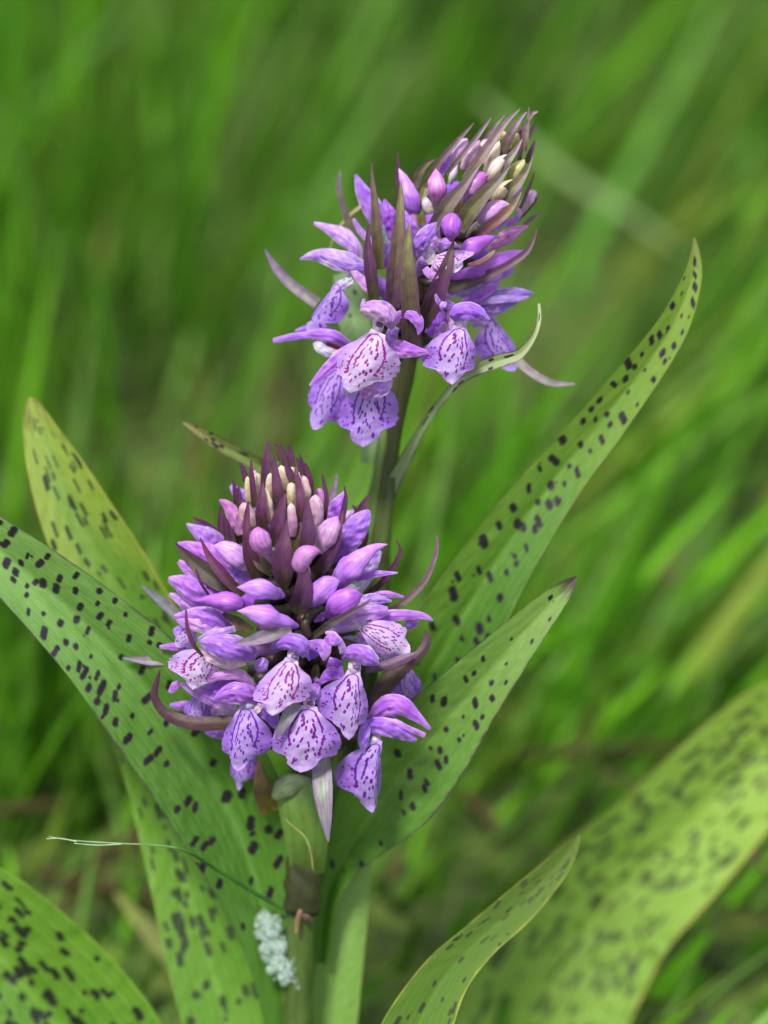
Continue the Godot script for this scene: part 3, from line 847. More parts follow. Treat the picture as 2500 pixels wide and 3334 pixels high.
func flower_left_side(root: Node3D) -> void:
	fr(400, 1850, 2.698, 1)
	# the big hooded one
	var fl := flower(root, 1000, 720, 240)
	tube(fl, "ovary", [1480, 640, 120, 40, 1330, 690, 190, 60, 1160, 720, 220, 60, 1100, 730, 230, 40], M.petal, [Color8(120, 84, 130), Color8(160, 112, 190), Color8(176, 124, 208), Color8(110, 76, 100)])
	petal(fl, "lower_petal", [1080, 830, 260, 24, 940, 830, 270, 56, 800, 770, 262, 70, 690, 710, 250, 40], P_WHITE, {"cup": 0.4})
	petal(fl, "hood", [1155, 770, 250, 70, 1050, 720, 300, 110, 900, 690, 310, 116, 770, 660, 290, 80, 672, 650, 270, 14], P_MAIN, {"cup": 0.5})
	petal(fl, "sepal", [985, 530, 240, 26, 900, 550, 260, 30, 780, 580, 262, 40, 660, 625, 250, 10], P_PALE, {"cup": 0.3})
	petal(fl, "petal", [1250, 800, 220, 36, 1210, 860, 240, 64, 1180, 900, 235, 30], P_PALE)
	lip(fl, [760, 700, 240], [610, 1068, 250], 290, 170, 3, {"skew": -0.05, "mid": 0.8})
	# the one above and behind it
	var up := flower(root, 900, 500, 140)
	petal(up, "hood", [950, 560, 170, 40, 800, 460, 190, 96, 640, 410, 180, 70, 446, 424, 150, 14], P_MAIN, {"cup": 0.5})
	petal(up, "sepal", [880, 560, 190, 50, 700, 510, 200, 60, 560, 480, 190, 44, 470, 456, 170, 10], P_PALE)
	petal(up, "lower_sepal", [560, 690, 120, 40, 450, 690, 110, 34, 322, 690, 100, 14], P_MAIN)
	lip(up, [640, 520, 150], [470, 690, 140], 130, 110, 1, {})
	# below: half hidden by the hooked bract
	fr(450, 2150, 2.698, 1)
	var low := flower(root, 700, 330, 120)
	petal(low, "sepal", [1015, 220, 240, 10, 900, 130, 250, 50, 740, 130, 250, 40, 590, 170, 240, 30, 440, 190, 225, 10], P_PALE, {"cup": 0.4})
	petal(low, "sepal", [720, 370, 190, 60, 600, 320, 200, 56, 470, 250, 195, 46, 362, 200, 180, 8], P_MAIN, {"cup": 0.4})
	petal(low, "hood", [900, 260, 200, 90, 780, 240, 210, 110, 640, 250, 200, 60, 560, 260, 190, 20], P_DEEP)
	petal(low, "petal", [370, 190, 150, 24, 320, 230, 150, 36, 278, 285, 150, 20], P_MAIN)
	petal(low, "petal", [440, 400, 70, 40, 360, 400, 60, 40, 276, 395, 55, 12], P_MAIN)
	petal(low, "throat", [860, 430, 120, 60, 740, 440, 130, 60, 640, 450, 125, 30], P_WHITE)
	lip(low, [560, 290, 110], [470, 560, 130], 110, 150, 2, {})
	petal(low, "petal", [600, 600, 90, 40, 680, 640, 90, 46, 770, 660, 90, 30], P_MAIN)
	var last := flower(root, 900, 780, 60)
	lip(last, [900, 700, 60], [880, 1140, 50], 80, 170, 2, {"mid": 0.7})

func front_leaves(root: Node3D) -> void:
	var sharp_green := Color8(62, 110, 24)
	fr(0, 0, 0.6636, 0)
	leaf(root, "leaf", [640, 2380, -440, 40, 612, 2160, -390, 52, 570, 1960, -330, 78, 480, 1720, -220, 126, 330, 1510, -90, 124, 180, 1350, -10, 98, 0, 1192, 60, 68, -120, 1090, 100, 40, -200, 1030, 120, 8], sharp_green, Color8(112, 152, 80), Color8(70, 50, 76), 0.6,
		[[0, 1250, 1.77, [0, 797, 75, 852, 32, 922, 40, 1032, 122, 1032, 160, 992, 232, 1036, 78, 1130, 92, 1085, 158, 1165, 155, 1217, 208, 1143, 250, 1148, 325, 1180, 346, 1122, 437, 1192, 275, 995, 440, 1105, 575, 1195, 665, 1250, 565, 1267, 578, 1338, 465, 1285, 442, 1358, 630, 1380, 725, 1330, 508, 1422, 745, 1467, 252, 1325, 165, 1315, 350, 1380, 255, 1435, 322, 1540, 382, 1490, 438, 1514, 525, 1572, 395, 1637, 457, 1630, 488, 1668, 562, 1680, 588, 1750, 512, 1752, 562, 1830, 685, 1745, 665, 1800, 612, 1877, 595, 1915, 668, 1950, 765, 1915, 868, 2005, 738, 2043, 912, 2118, 858, 2165, 962, 2190, 700, 1575, 820, 1650, 865, 1490, 875, 1425, 920, 1505, 855, 1810, 960, 1955, 1130, 2005, 975, 1735]],
		[0, 2500, 1.3825, [800, 187, 848, 150, 880, 178, 877, 330, 922, 352, 955, 332, 908, 452, 990, 522, 1022, 130, 1090, 115, 1130, 250, 1137, 298, 1210, 280, 1257, 298, 1140, 362, 1253, 425, 1132, 508, 1217, 563, 1000, 650, 1095, 715]],
		[400, 1950, 1.508, [445, 805, 360, 655, 215, 610]]], 11.0, Vector2(0.45, -1), {"fold": 0.62, "tw": 256, "seed": 10.0, "pale": Color8(130, 172, 92), "veins": 13.0})
	leaf(root, "leaf", [690, 2080, -420, 22, 702, 1950, -370, 30, 735, 1868, -330, 40, 792, 1775, -270, 78, 855, 1692, -200, 106, 935, 1597, -130, 98, 1032, 1481, -50, 70, 1145, 1352, 20, 42, 1215, 1278, 56, 22, 1246, 1246, 70, 3], sharp_green, Color8(116, 146, 74), Color8(62, 40, 58), 0.8,
		[[1200, 700, 1.276, [755, 1590, 752, 1680, 678, 1772, 592, 1762, 572, 1865, 437, 1905, 403, 1930, 510, 1945, 570, 1943, 515, 2010, 443, 2027, 313, 2023, 475, 1845, 265, 2010]],
		[1000, 2200, 1.106, [492, 97, 605, 100, 665, 82, 562, 150, 630, 150, 608, 178, 500, 195, 547, 232, 445, 262, 477, 270, 500, 303, 472, 322, 325, 280, 370, 355, 430, 385, 423, 407, 338, 432, 380, 472, 347, 493, 265, 605, 195, 678, 130, 703, 90, 680]]], 9.5, Vector2(0.25, 1), {"fold": 0.45, "tw": 224, "tip": 1.0, "seed": 80.0, "pale": Color8(126, 166, 80)})
	leaf(root, "leaf", [560, 2480, -560, 90, 500, 2240, -540, 96, 445, 2050, -520, 92, 395, 1890, -500, 76, 335, 1720, -480, 56, 275, 1590, -460, 34, 230, 1520, -440, 6], Color8(84, 132, 34), Color8(100, 148, 42), Color8(140, 160, 70), 0.3, [95], 13.0, Vector2(0, 1), {"fade": 0.2, "fold": 0.3, "tw": 224, "th": 768, "seed": 130.0, "pale": Color8(150, 190, 90), "ink": Color8(40, 44, 40)})
	leaf(root, "leaf", [705, 2420, -560, 48, 722, 2200, -520, 50, 742, 2000, -480, 50, 766, 1850, -440, 40], Color8(118, 160, 70), Color8(128, 166, 84), Color8(150, 180, 100), 0.3, [], 10.0, Vector2(0, 1), {"fold": 0.2, "cup": 0.3, "tw": 96, "th": 256, "seed": 160.0})

func rear_orchid() -> void:
	fr(0, 0, 1, 2)
	var root := thing("orchid_plant", "taller spotted orchid behind, its flower spike leaning right to a pointed tip", "orchid", V(1180, 4200, -760), "flowering spotted orchids")
	tube(root, "stem", [1690, 420, 0, 14, 1590, 590, 0, 34, 1450, 820, 0, 46, 1350, 1050, 0, 44, 1312, 1200, 0, 42, 1288, 1380, 0, 26, 1268, 1550, 0, 26, 1240, 1760, 0, 34, 1200, 2100, 0, 44, 1140, 2600, 0, 50, 1112, 3000, 0, 52, 1106, 3400, 0, 54, 1106, 4200, 0, 56], M.stem, [Color8(70, 50, 40), Color8(82, 112, 44), Color8(104, 140, 58), Color8(50, 54, 30)], {"rows": 60})
	fr(1200, 330, 2.698, 2)
	# ------------- pointed top
	bract(root, [1400, 180, 40, 16, 1440, 108, 40, 22, 1488, 90, 40, 5], BR_MAUVE)
	bract(root, [1400, 330, 20, 22, 1440, 240, 20, 19, 1481, 163, 20, 4], BR_PURPLE)
	bract(root, [980, 410, 60, 32, 1080, 260, 60, 26, 1150, 170, 60, 14, 1202, 113, 60, 4], BR_MAUVE)
	bract(root, [1370, 440, 100, 30, 1386, 280, 90, 28, 1400, 150, 80, 16, 1409, 52, 80, 6], BR_MAUVE)
	bud(root, [1260, 420, 70, 26, 1290, 340, 80, 34, 1312, 280, 80, 16], [Color8(170, 184, 80), Color8(190, 200, 96), Color8(206, 206, 130)])
	bud(root, [1140, 340, 70, 26, 1180, 290, 80, 36, 1200, 266, 80, 20], [Color8(170, 184, 90), Color8(190, 196, 110), Color8(196, 200, 130)])
	bract(root, [1150, 500, 110, 50, 1230, 330, 120, 56, 1310, 180, 110, 30, 1388, 92, 100, 6], BR_MAUVE)
	bract(root, [1320, 530, 140, 22, 1346, 350, 140, 25, 1362, 188, 130, 5], BR_PURPLE)
	bract(root, [1385, 540, 60, 30, 1430, 430, 60, 28, 1466, 337, 60, 4], BR_PURPLE)
	bud(root, [950, 480, 60, 24, 1000, 400, 70, 42, 1040, 330, 60, 14], BUD_ROSE)
	bud(root, [1250, 690, 130, 40, 1310, 590, 150, 58, 1370, 510, 130, 14], [Color8(166, 172, 100), Color8(200, 200, 130), Color8(206, 206, 150)])
	bud(root, [1040, 630, 130, 36, 1090, 500, 160, 68, 1150, 345, 130, 10], BUD_CREAM)
	bud(root, [1055, 690, 170, 54, 1120, 570, 190, 66, 1220, 465, 160, 12], [Color8(196, 186, 150), Color8(222, 212, 190), Color8(220, 210, 190), Color8(220, 190, 200)])
	bract(root, [1085, 690, 165, 30, 1200, 540, 185, 52, 1290, 430, 175, 30, 1347, 333, 160, 5], BR_MAUVE)
	bud(root, [830, 600, 90, 36, 895, 470, 100, 66, 978, 338, 90, 10], [Color8(206, 180, 190), Color8(200, 160, 196), Color8(186, 134, 182), Color8(206, 170, 200)])
	bud(root, [715, 570, 20, 26, 790, 440, 30, 64, 850, 350, 30, 40, 866, 326, 25, 12], [Color8(206, 180, 200), Color8(212, 172, 216), Color8(204, 160, 210), Color8(222, 190, 220)])
	bud(root, [715, 720, 60, 24, 745, 640, 70, 34, 780, 545, 60, 10], [Color8(196, 206, 180), Color8(216, 206, 220), Color8(206, 176, 222)])
	petal(root, "petal", [625, 640, 40, 30, 680, 540, 40, 42, 727, 428, 40, 6], P_MAIN)
	bract(root, [850, 690, 220, 52, 1000, 470, 215, 62, 1120, 300, 195, 42, 1220, 170, 170, 26, 1328, 68, 150, 5], BR_MAUVE)
	bract(root, [680, 640, 120, 26, 800, 500, 140, 26, 930, 340, 130, 29, 1020, 220, 120, 18, 1072, 147, 110, 4], BR_MAUVE)
	bract(root, [470, 780, 40, 44, 610, 550, 60, 38, 760, 370, 60, 30, 870, 250, 60, 16, 927, 187, 60, 4], [Color8(98, 92, 50), Color8(112, 80, 92), Color8(126, 94, 118), Color8(120, 88, 120)])
	bract(root, [400, 760, -40, 46, 440, 640, -40, 46, 510, 550, -40, 26, 582, 508, -40, 4], BR_OLIVE)
	bract(root, [470, 1080, 80, 50, 460, 900, 80, 50, 500, 760, 60, 40], [Color8(110, 108, 50), Color8(110, 108, 60), Color8(104, 96, 60)])
	bud(root, [540, 980, 90, 40, 510, 900, 100, 44, 500, 840, 90, 16], [Color8(200, 200, 170), Color8(214, 208, 206), Color8(190, 176, 190)])
	bud(root, [590, 940, 140, 22, 605, 800, 175, 88, 600, 690, 175, 76, 588, 588, 160, 10], [Color8(206, 168, 180), Color8(194, 122, 196), Color8(180, 96, 178), Color8(206, 150, 206)], {"flat": 0.7})
	bud(root, [1100, 870, 150, 54, 1190, 770, 175, 66, 1290, 685, 150, 15], BUD_CREAM)
	bud(root, [1320, 980, -10, 36, 1400, 860, 0, 56, 1465, 785, 0, 28], [Color8(206, 180, 210), Color8(210, 172, 214), Color8(200, 160, 206)])
	bract(root, [1090, 880, 150, 60, 1240, 780, 190, 78, 1370, 640, 175, 36, 1442, 488, 160, 5], [Color8(108, 108, 66), Color8(112, 106, 70), Color8(118, 92, 100), Color8(120, 96, 104)])
	bract(root, [1330, 940, 20, 20, 1400, 780, 30, 22, 1462, 618, 30, 5], BR_PURPLE)
	bract(root, [1260, 1090, -20, 22, 1400, 940, -10, 28, 1522, 812, -10, 4], BR_OLIVE)
	bract(root, [1365, 1085, -60, 25, 1450, 1010, -60, 20, 1512, 962, -60, 4], BR_GREY)
	bud(root, [855, 880, 200, 42, 900, 760, 225, 80, 985, 670, 220, 66, 1058, 650, 210, 9], BUD_PINK, {"flat": 0.8})
	bract(root, [800, 980, 160, 60, 800, 860, 165, 50, 840, 760, 150, 20], BR_OLIVE)
	bract(root, [560, 1110, 220, 62, 700, 900, 250, 84, 850, 720, 250, 50, 993, 527, 230, 5], [Color8(110, 88, 92), Color8(122, 100, 96), Color8(130, 100, 122), Color8(132, 98, 132)], {"fold": 0.5})
	bract(root, [800, 1130, 210, 60, 880, 980, 240, 96, 1010, 820, 245, 78, 1140, 690, 235, 46, 1244, 557, 220, 5], [Color8(110, 104, 64), Color8(112, 98, 74), Color8(130, 106, 118), Color8(118, 92, 110)], {"fold": 0.5})
	bud(root, [970, 1060, 190, 30, 1030, 1000, 215, 68, 1130, 920, 215, 60, 1245, 905, 200, 10], [Color8(206, 160, 206), Color8(204, 152, 216), Color8(214, 174, 220), Color8(222, 190, 226)])
	tube(root, "bud_stalk", [860, 1190, 170, 14, 905, 1120, 190, 20, 975, 1065, 195, 26], M.bud, [Color8(150, 120, 130), Color8(200, 200, 160), Color8(210, 190, 200)])
	bract(root, [930, 1220, 200, 24, 1080, 1090, 240, 52, 1240, 950, 240, 46, 1342, 797, 230, 5], BR_BROWN)
	bud(root, [725, 1225, 290, 22, 725, 1150, 310, 82, 728, 1080, 315, 98, 740, 1010, 305, 62, 748, 982, 295, 14], BUD_DEEP, {"flat": 0.7})
	bud(root, [400, 980, 70, 62, 375, 850, 90, 78, 315, 700, 80, 50, 263, 586, 70, 10], BUD_LILAC)
	tube(root, "bud_stalk", [430, 1180, 60, 46, 400, 1060, 70, 44, 390, 970, 70, 46], M.bud, [Color8(170, 120, 190), Color8(190, 146, 190), Color8(200, 150, 196)])

	fr(0, 0, 1, 2)
	ovaries(root, 760, 1120, 8, 7, 95.0)
	far_side(root, 640, 1160, 6, 7)
	# ------------- open flowers and the petals between
	fr(840, 480, 2.698, 2)
	tube(root, "withered_stalk", [640, 900, -160, 12, 680, 760, -160, 14, 790, 620, -160, 18, 920, 510, -160, 18], M.plain, [Color8(120, 120, 70), Color8(150, 138, 100), Color8(170, 150, 116)])
	bract(root, [850, 790, -60, 24, 775, 610, -50, 31, 716, 400, -40, 26, 710, 290, -40, 18, 724, 192, -40, 6], BR_MAUVE)
	petal(root, "petal", [1130, 740, 0, 74, 1010, 540, 0, 96, 910, 370, 0, 58, 855, 238, 0, 10], P_MAIN)
	petal(root, "petal", [1010, 840, 20, 24, 930, 770, 20, 32, 870, 690, 20, 24, 835, 625, 20, 14], P_PALE)
	petal(root, "petal", [1150, 900, 40, 60, 1120, 780, 50, 66, 1110, 680, 40, 40], P_WHITE)
	petal(root, "petal", [1130, 1060, 60, 50, 1130, 960, 60, 60, 1110, 840, 50, 30], P_MAIN)
	bract(root, [1235, 440, 20, 24, 1228, 250, 20, 20, 1228, 48, 20, 6], BR_PURPLE)
	petal(root, "petal", [1210, 770, 70, 66, 1160, 600, 80, 68, 1108, 456, 70, 10], P_DEEP)
	petal(root, "petal", [1390, 820, 110, 50, 1345, 700, 120, 52, 1280, 556, 110, 14], P_MAIN)
	bract(root, [1065, 1070, 120, 46, 1045, 760, 130, 51, 1024, 480, 120, 33, 1003, 280, 110, 17, 996, 128, 110, 5], [Color8(94, 90, 40), Color8(100, 86, 70), Color8(112, 82, 98), Color8(104, 76, 98)], {"fold": 0.5})
	bract(root, [1180, 1390, 250, 60, 1212, 1080, 280, 82, 1240, 700, 275, 54, 1255, 430, 255, 25, 1253, 303, 245, 6], BR_BROWN, {"fold": 0.5, "rows": 24})
	bract(root, [1350, 1800, 250, 90, 1342, 1480, 300, 84, 1325, 1150, 315, 74, 1310, 950, 305, 56, 1322, 780, 295, 29, 1326, 670, 285, 6], [Color8(78, 58, 52), Color8(96, 76, 62), Color8(126, 122, 70), Color8(100, 60, 92)], {"fold": 0.5, "rows": 24})
	bract(root, [1020, 1340, 200, 46, 985, 1050, 215, 56, 965, 850, 205, 30, 972, 666, 195, 5], BR_PURPLE, {"fold": 0.5})
	bract(root, [520, 1369, 0, 52, 300, 1210, 0, 46, 160, 1060, 0, 35, 60, 897, 0, 5], BR_GREY)

	var v4 := flower(root, 900, 1050, 100)
	tube(v4, "ovary", [1210, 1390, 60, 50, 1120, 1250, 90, 76, 980, 1170, 100, 70, 880, 1120, 100, 40], M.petal, [Color8(150, 104, 196), Color8(172, 124, 216), Color8(196, 156, 226)])
	petal(v4, "sepal", [870, 1010, 60, 36, 855, 890, 70, 58, 745, 780, 60, 76, 610, 712, 50, 44, 488, 664, 40, 14], P_PALE, {"cup": 0.4})
	petal(v4, "hood", [940, 1060, 120, 56, 770, 1010, 140, 96, 600, 960, 130, 76, 480, 950, 110, 44, 368, 985, 100, 8], P_PALE, {"cup": 0.5})
	petal(v4, "hood_petal", [930, 1050, 145, 30, 800, 1040, 155, 34, 660, 990, 150, 26, 545, 938, 140, 5], P_MAIN, {"cup": 0.3})
	petal(v4, "sepal", [820, 1070, 150, 24, 930, 1190, 165, 46, 1010, 1280, 165, 42, 1058, 1369, 160, 20], P_PALE)
	petal(v4, "column", [860, 1100, 120, 40, 800, 1170, 130, 50, 720, 1220, 130, 50], P_WHITE)
	fr(850, 900, 2.698, 2)
	lip(v4, [690, 50, 130], [405, 480, 130], 40, 205, 2, {"skew": -0.14, "mid": 2.4})

	fr(1250, 700, 2.698, 2)
	var v3 := flower(root, 380, 380, 240)
	tube(v3, "ovary", [300, 520, 160, 40, 320, 460, 190, 50, 350, 400, 210, 50], M.petal, P_PALE)
	petal(v3, "sepal", [280, 370, 260, 34, 330, 240, 280, 78, 400, 140, 280, 62, 462, 65, 265, 8], P_MAIN, {"cup": 0.4})
	petal(v3, "hood", [470, 320, 200, 60, 440, 220, 205, 60, 450, 110, 200, 40], P_PALE)
	petal(v3, "petal", [460, 300, 200, 44, 550, 250, 210, 50, 650, 275, 205, 12], P_PALE)
	petal(v3, "column", [430, 420, 250, 40, 390, 340, 250, 56, 360, 260, 245, 30], P_WHITE)
	for k in 3:
		blade(v3, "anther", [350 + k * 16, 290 - k * 14, 282, 5, 372 + k * 6, 310 - k * 8, 284, 4], M.plain, [Color8(170, 70, 70), Color8(176, 80, 84), Color8(180, 90, 90)], {"rows": 4, "cols": 2})
	lip(v3, [440, 390, 250], [640, 500, 290], 150, 220, 3, {"skew": 0.5, "bulge": 0.25})
	petal(v3, "lip_lobe", [360, 470, 262, 30, 410, 525, 285, 40, 480, 540, 292, 20], P_PALE)
	# right side
	petal(root, "petal", [930, 300, 90, 40, 1080, 190, 100, 66, 1180, 130, 95, 36, 1266, 100, 90, 8], P_PINK)
	petal(root, "petal", [1080, 90, 60, 30, 1150, 40, 60, 30, 1215, -20, 55, 8], P_MAIN)
	bud(root, [670, 350, 210, 44, 760, 290, 240, 92, 870, 230, 235, 62, 1000, 178, 220, 8], BUD_DEEP, {"flat": 0.7})
	bud(root, [590, 540, 110, 40, 800, 490, 150, 62, 960, 420, 160, 84, 1090, 360, 150, 54, 1240, 308, 140, 6], BUD_DEEP, {"flat": 0.6})
	bract(root, [740, 440, 280, 16, 850, 412, 295, 25, 940, 350, 295, 22, 974, 308, 290, 5], BR_BROWN, {"cup": 0.5})
	bract(root, [560, 640, 80, 50, 800, 575, 150, 48, 1050, 465, 185, 36, 1240, 335, 190, 30, 1310, 225, 185, 17, 1342, 116, 180, 5], [Color8(116, 108, 84), Color8(108, 78, 96), Color8(104, 74, 82), Color8(92, 56, 84)])
	petal(root, "petal", [930, 560, 20, 50, 1050, 510, 20, 46, 1135, 480, 10, 22], P_MAIN)
	bract(root, [340, 960, 200, 60, 450, 720, 270, 88, 550, 450, 290, 56, 612, 224, 280, 6], [Color8(76, 62, 46), Color8(96, 48, 92), Color8(104, 80, 72), Color8(98, 46, 98)], {"fold": 0.5})
	tube(root, "ovary", [330, 560, 160, 50, 400, 590, 200, 44, 470, 560, 200, 30], M.stem, OVARY)
	petal(root, "petal", [120, 770, 60, 20, 60, 680, 70, 60, -40, 600, 60, 50], P_MAIN)

	var v9 := flower(root, 800, 760, 60)
	petal(v9, "sepal", [540, 700, 80, 40, 720, 640, 90, 84, 880, 570, 80, 70, 1030, 500, 60, 30], P_PALE, {"cup": 0.4})
	petal(v9, "hood_petal", [690, 790, 110, 36, 880, 680, 120, 50, 960, 630, 115, 34, 1020, 595, 110, 8], P_MAIN)
	petal(v9, "hood", [830, 840, 70, 70, 980, 770, 90, 108, 1130, 710, 85, 78, 1250, 690, 75, 34, 1316, 690, 70, 5], P_MAIN, {"cup": 0.45})
	petal(v9, "hood_petal", [840, 770, 100, 20, 1000, 740, 125, 36, 1180, 735, 115, 26, 1270, 720, 105, 8], P_PALE, {"cup": 0.3})
	petal(v9, "column", [770, 960, 60, 40, 850, 940, 70, 40, 920, 930, 70, 30], P_PALE)
	lip(v9, [920, 900, 60], [1140, 1370, 40], 230, 100, 2, {"skew": 0.12, "mid": 1.5})

	var v8 := flower(root, 680, 860, 250)
	petal(v8, "petal", [560, 880, 170, 60, 470, 960, 180, 80, 390, 1050, 170, 40], P_DEEP)
	petal(v8, "petal", [560, 960, 190, 40, 500, 1020, 195, 60, 460, 1080, 190, 20], P_PALE)
	petal(v8, "column", [600, 770, 230, 26, 582, 880, 240, 30, 600, 1000, 245, 26], P_WHITE)
	petal(v8, "hood", [605, 900, 285, 50, 690, 850, 315, 88, 810, 860, 315, 76, 926, 922, 300, 12], P_MAIN, {"cup": 0.55})
	petal(v8, "sepal", [610, 800, 260, 34, 560, 790, 270, 44, 500, 760, 275, 46, 448, 692, 275, 8], P_MAIN)
	petal(v8, "sepal_tip", [540, 760, 285, 20, 515, 800, 290, 30, 510, 838, 290, 6], P_PALE)
	throat(v8, 680, 960, 285, 80, 56, false)
	lip(v8, [670, 975, 290], [598, 1490, 310], 300, 180, 1, {"mid": 0.95, "skew": -0.04})

	# the front one, below the middle
	fr(850, 900, 2.698, 2)
	var v5 := flower(root, 1040, 300, 290)
	petal(v5, "spur", [1180, 440, 250, 40, 1140, 530, 255, 54, 1110, 600, 255, 30], P_PALE)
	petal(v5, "hood", [880, 300, 310, 20, 935, 295, 335, 72, 1030, 300, 350, 92, 1120, 360, 350, 84, 1150, 460, 335, 24], P_PALE, {"cup": 0.8, "rows": 24})
	petal(v5, "hood_petal", [1160, 330, 330, 26, 1100, 260, 352, 34, 990, 240, 352, 30, 900, 270, 340, 30, 905, 196, 330, 10], P_MAIN, {"cup": 0.35})
	petal(v5, "sepal", [1165, 400, 290, 36, 1215, 345, 300, 44, 1290, 335, 310, 40, 1360, 370, 315, 56, 1390, 440, 315, 40, 1380, 514, 312, 6], P_MAIN)
	petal(v5, "sepal", [1140, 610, 270, 50, 1230, 640, 290, 78, 1370, 660, 290, 46, 1512, 672, 280, 6], P_MAIN)
	petal(v5, "sepal", [860, 570, 270, 20, 720, 690, 285, 62, 580, 820, 290, 56, 428, 958, 280, 10], P_MAIN)
	throat(v5, 1030, 430, 330, 84, 70)
	lip(v5, [1030, 485, 330], [780, 1024, 335], 235, 305, 3, {"skew": -0.14, "mid": 0.9})
	var v6 := flower(root, 950, 940, 220)
	petal(v6, "hood", [1130, 880, 250, 40, 1060, 960, 285, 84, 980, 1030, 290, 60, 915, 1074, 285, 20], P_PALE)
	petal(v6, "hood_petal", [930, 910, 285, 60, 920, 1000, 305, 62, 915, 1074, 300, 24], P_PINK, {"cup": 0.3})
	lip(v6, [985, 850, 240], [895, 1500, 240], 255, 270, 2, {"mid": 1.1, "skew": -0.06})
	var v7 := flower(root, 640, 640, 120)
	tube(v7, "throat", [700, 690, 120, 40, 640, 640, 140, 60, 570, 590, 140, 30], M.dark, [Color8(120, 40, 90), Color8(150, 30, 70), Color8(70, 30, 50)])
	petal(v7, "sepal", [640, 500, 60, 40, 500, 460, 60, 46, 380, 460, 50, 24, 300, 480, 50, 8], P_DEEP)
	petal(v7, "hood", [770, 600, 150, 30, 640, 530, 185, 60, 520, 510, 180, 50, 400, 515, 160, 34, 250, 535, 140, 32, 108, 566, 120, 22], P_MAIN, {"cup": 0.4})
	petal(v7, "lower_hood", [680, 690, 170, 36, 580, 660, 180, 46, 500, 610, 175, 48, 458, 590, 165, 10], P_WHITE, {"cup": 0.4})
	lip(v7, [690, 770, 150], [452, 1340, 150], 150, 190, 2, {"mid": 1.0, "skew": 0.08})

	# ------------- slender bracts and stem leaves
	fr(0, 0, 1, 0)
	bract(root, [1680, 1165, -60, 14, 1720, 1205, -55, 14, 1790, 1245, -50, 12, 1872, 1250, -50, 3], BR_GREY, {"fold": 0.1})
	fr(0, 0, 0.6636, 0)
	leaf(root, "leaf", [822, 1330, -420, 18, 826, 1180, -330, 17, 836, 1080, -250, 17, 872, 1000, -180, 14, 918, 915, -110, 9, 960, 858, -60, 8, 1002, 815, 0, 10, 1062, 785, 80, 15, 1120, 766, 130, 12, 1152, 730, 150, 6, 1165, 692, 150, 5, 1164, 656, 140, 3], Color8(104, 140, 78), Color8(150, 164, 120), Color8(70, 48, 66), 0.75, [16], 7.0, Vector2(0, 1), {"fold": 0.4, "tw": 64, "th": 512, "seed": 210.0, "pale": Color8(166, 180, 134)})
	leaf(root, "leaf", [800, 1330, -420, 14, 800, 1150, -330, 13, 815, 1020, -260, 11, 826, 930, -220, 7], Color8(100, 136, 60), Color8(112, 140, 70), Color8(90, 80, 50), 0.4, [], 7.0, Vector2(0, 1), {"fold": 0.4, "tw": 32, "th": 256, "seed": 240.0})
	leaf(root, "leaf", [600, 1030, -330, 20, 540, 995, -250, 15, 475, 960, -180, 15, 430, 932, -140, 11, 396, 912, -120, 4], Color8(112, 132, 50), Color8(116, 92, 44), Color8(74, 50, 50), 0.7, [12], 6.0, Vector2(0, 1), {"fold": 0.35, "tw": 64, "th": 256, "seed": 270.0})
	leaf(root, "leaf", [800, 1000, -320, 18, 792, 860, -300, 24, 775, 740, -280, 32, 755, 650, -270, 34, 740, 590, -260, 20], Color8(104, 142, 84), Color8(122, 152, 100), Color8(96, 110, 80), 0.4, [10], 9.0, Vector2(0, 1), {"fold": 0.25, "tw": 64, "th": 256, "seed": 300.0})
	leaf(root, "leaf", [800, 1800, -460, 50, 845, 1660, -420, 84, 925, 1470, -340, 98, 1020, 1300, -280, 86, 1110, 1160, -240, 72, 1220, 1010, -200, 58, 1320, 888, -150, 50, 1440, 728, -80, 37, 1490, 620, -50, 24, 1502, 560, -40, 13, 1500, 514, -30, 2], Color8(64, 112, 26), Color8(114, 142, 48), Color8(120, 112, 70), 0.55,
		[[1200, 700, 1.276, [1355, 195, 1303, 235, 1310, 265, 1355, 250, 1300, 327, 1355, 300, 1262, 378, 1347, 365, 1300, 420, 1330, 425, 1303, 488, 1243, 470, 1208, 500, 1140, 525, 1175, 522, 1200, 430, 1268, 545, 1135, 580, 1078, 620, 1105, 632, 1147, 645, 1220, 575, 1230, 610, 1183, 685, 1067, 682, 1018, 705, 1077, 738, 960, 770, 925, 808, 890, 858, 942, 850, 990, 830, 1003, 872, 1055, 845, 1115, 790, 968, 935, 805, 937, 880, 955, 920, 982, 770, 1020, 833, 1045, 710, 1055, 867, 1070, 665, 1137, 757, 1125, 813, 1118, 600, 1218, 703, 1195, 750, 1205, 783, 1190, 542, 1292, 620, 1285, 645, 1300, 705, 1275, 690, 1305, 478, 1357, 655, 1385, 607, 1420, 613, 1450, 458, 1478, 503, 1505, 573, 1487, 370, 1503, 353, 1575, 545, 1592, 365, 1685, 388, 1762, 265, 1710, 495, 1750, 452, 1780, 460, 1720, 500, 1680, 195, 1860, 275, 1925, 375, 1860]]], 12.0, Vector2(0.4, 1), {"fold": 0.55, "tw": 224, "tip": 0.8, "seed": 330.0, "pale": Color8(126, 164, 66)})
	leaf(root, "leaf", [560, 1900, -560, 60, 450, 1600, -480, 84, 345, 1440, -420, 92, 250, 1270, -370, 92, 175, 1135, -330, 82, 122, 1020, -300, 63, 86, 930, -280, 38, 72, 880, -270, 20, 66, 858, -265, 5], Color8(74, 124, 32), Color8(112, 148, 54), Color8(156, 150, 66), 0.8, [130], 7.0, Vector2(0, 1), {"fold": 0.4, "tw": 160, "th": 768, "seed": 360.0, "pale": Color8(140, 172, 84), "dry": 0.28, "fade": 0.3})

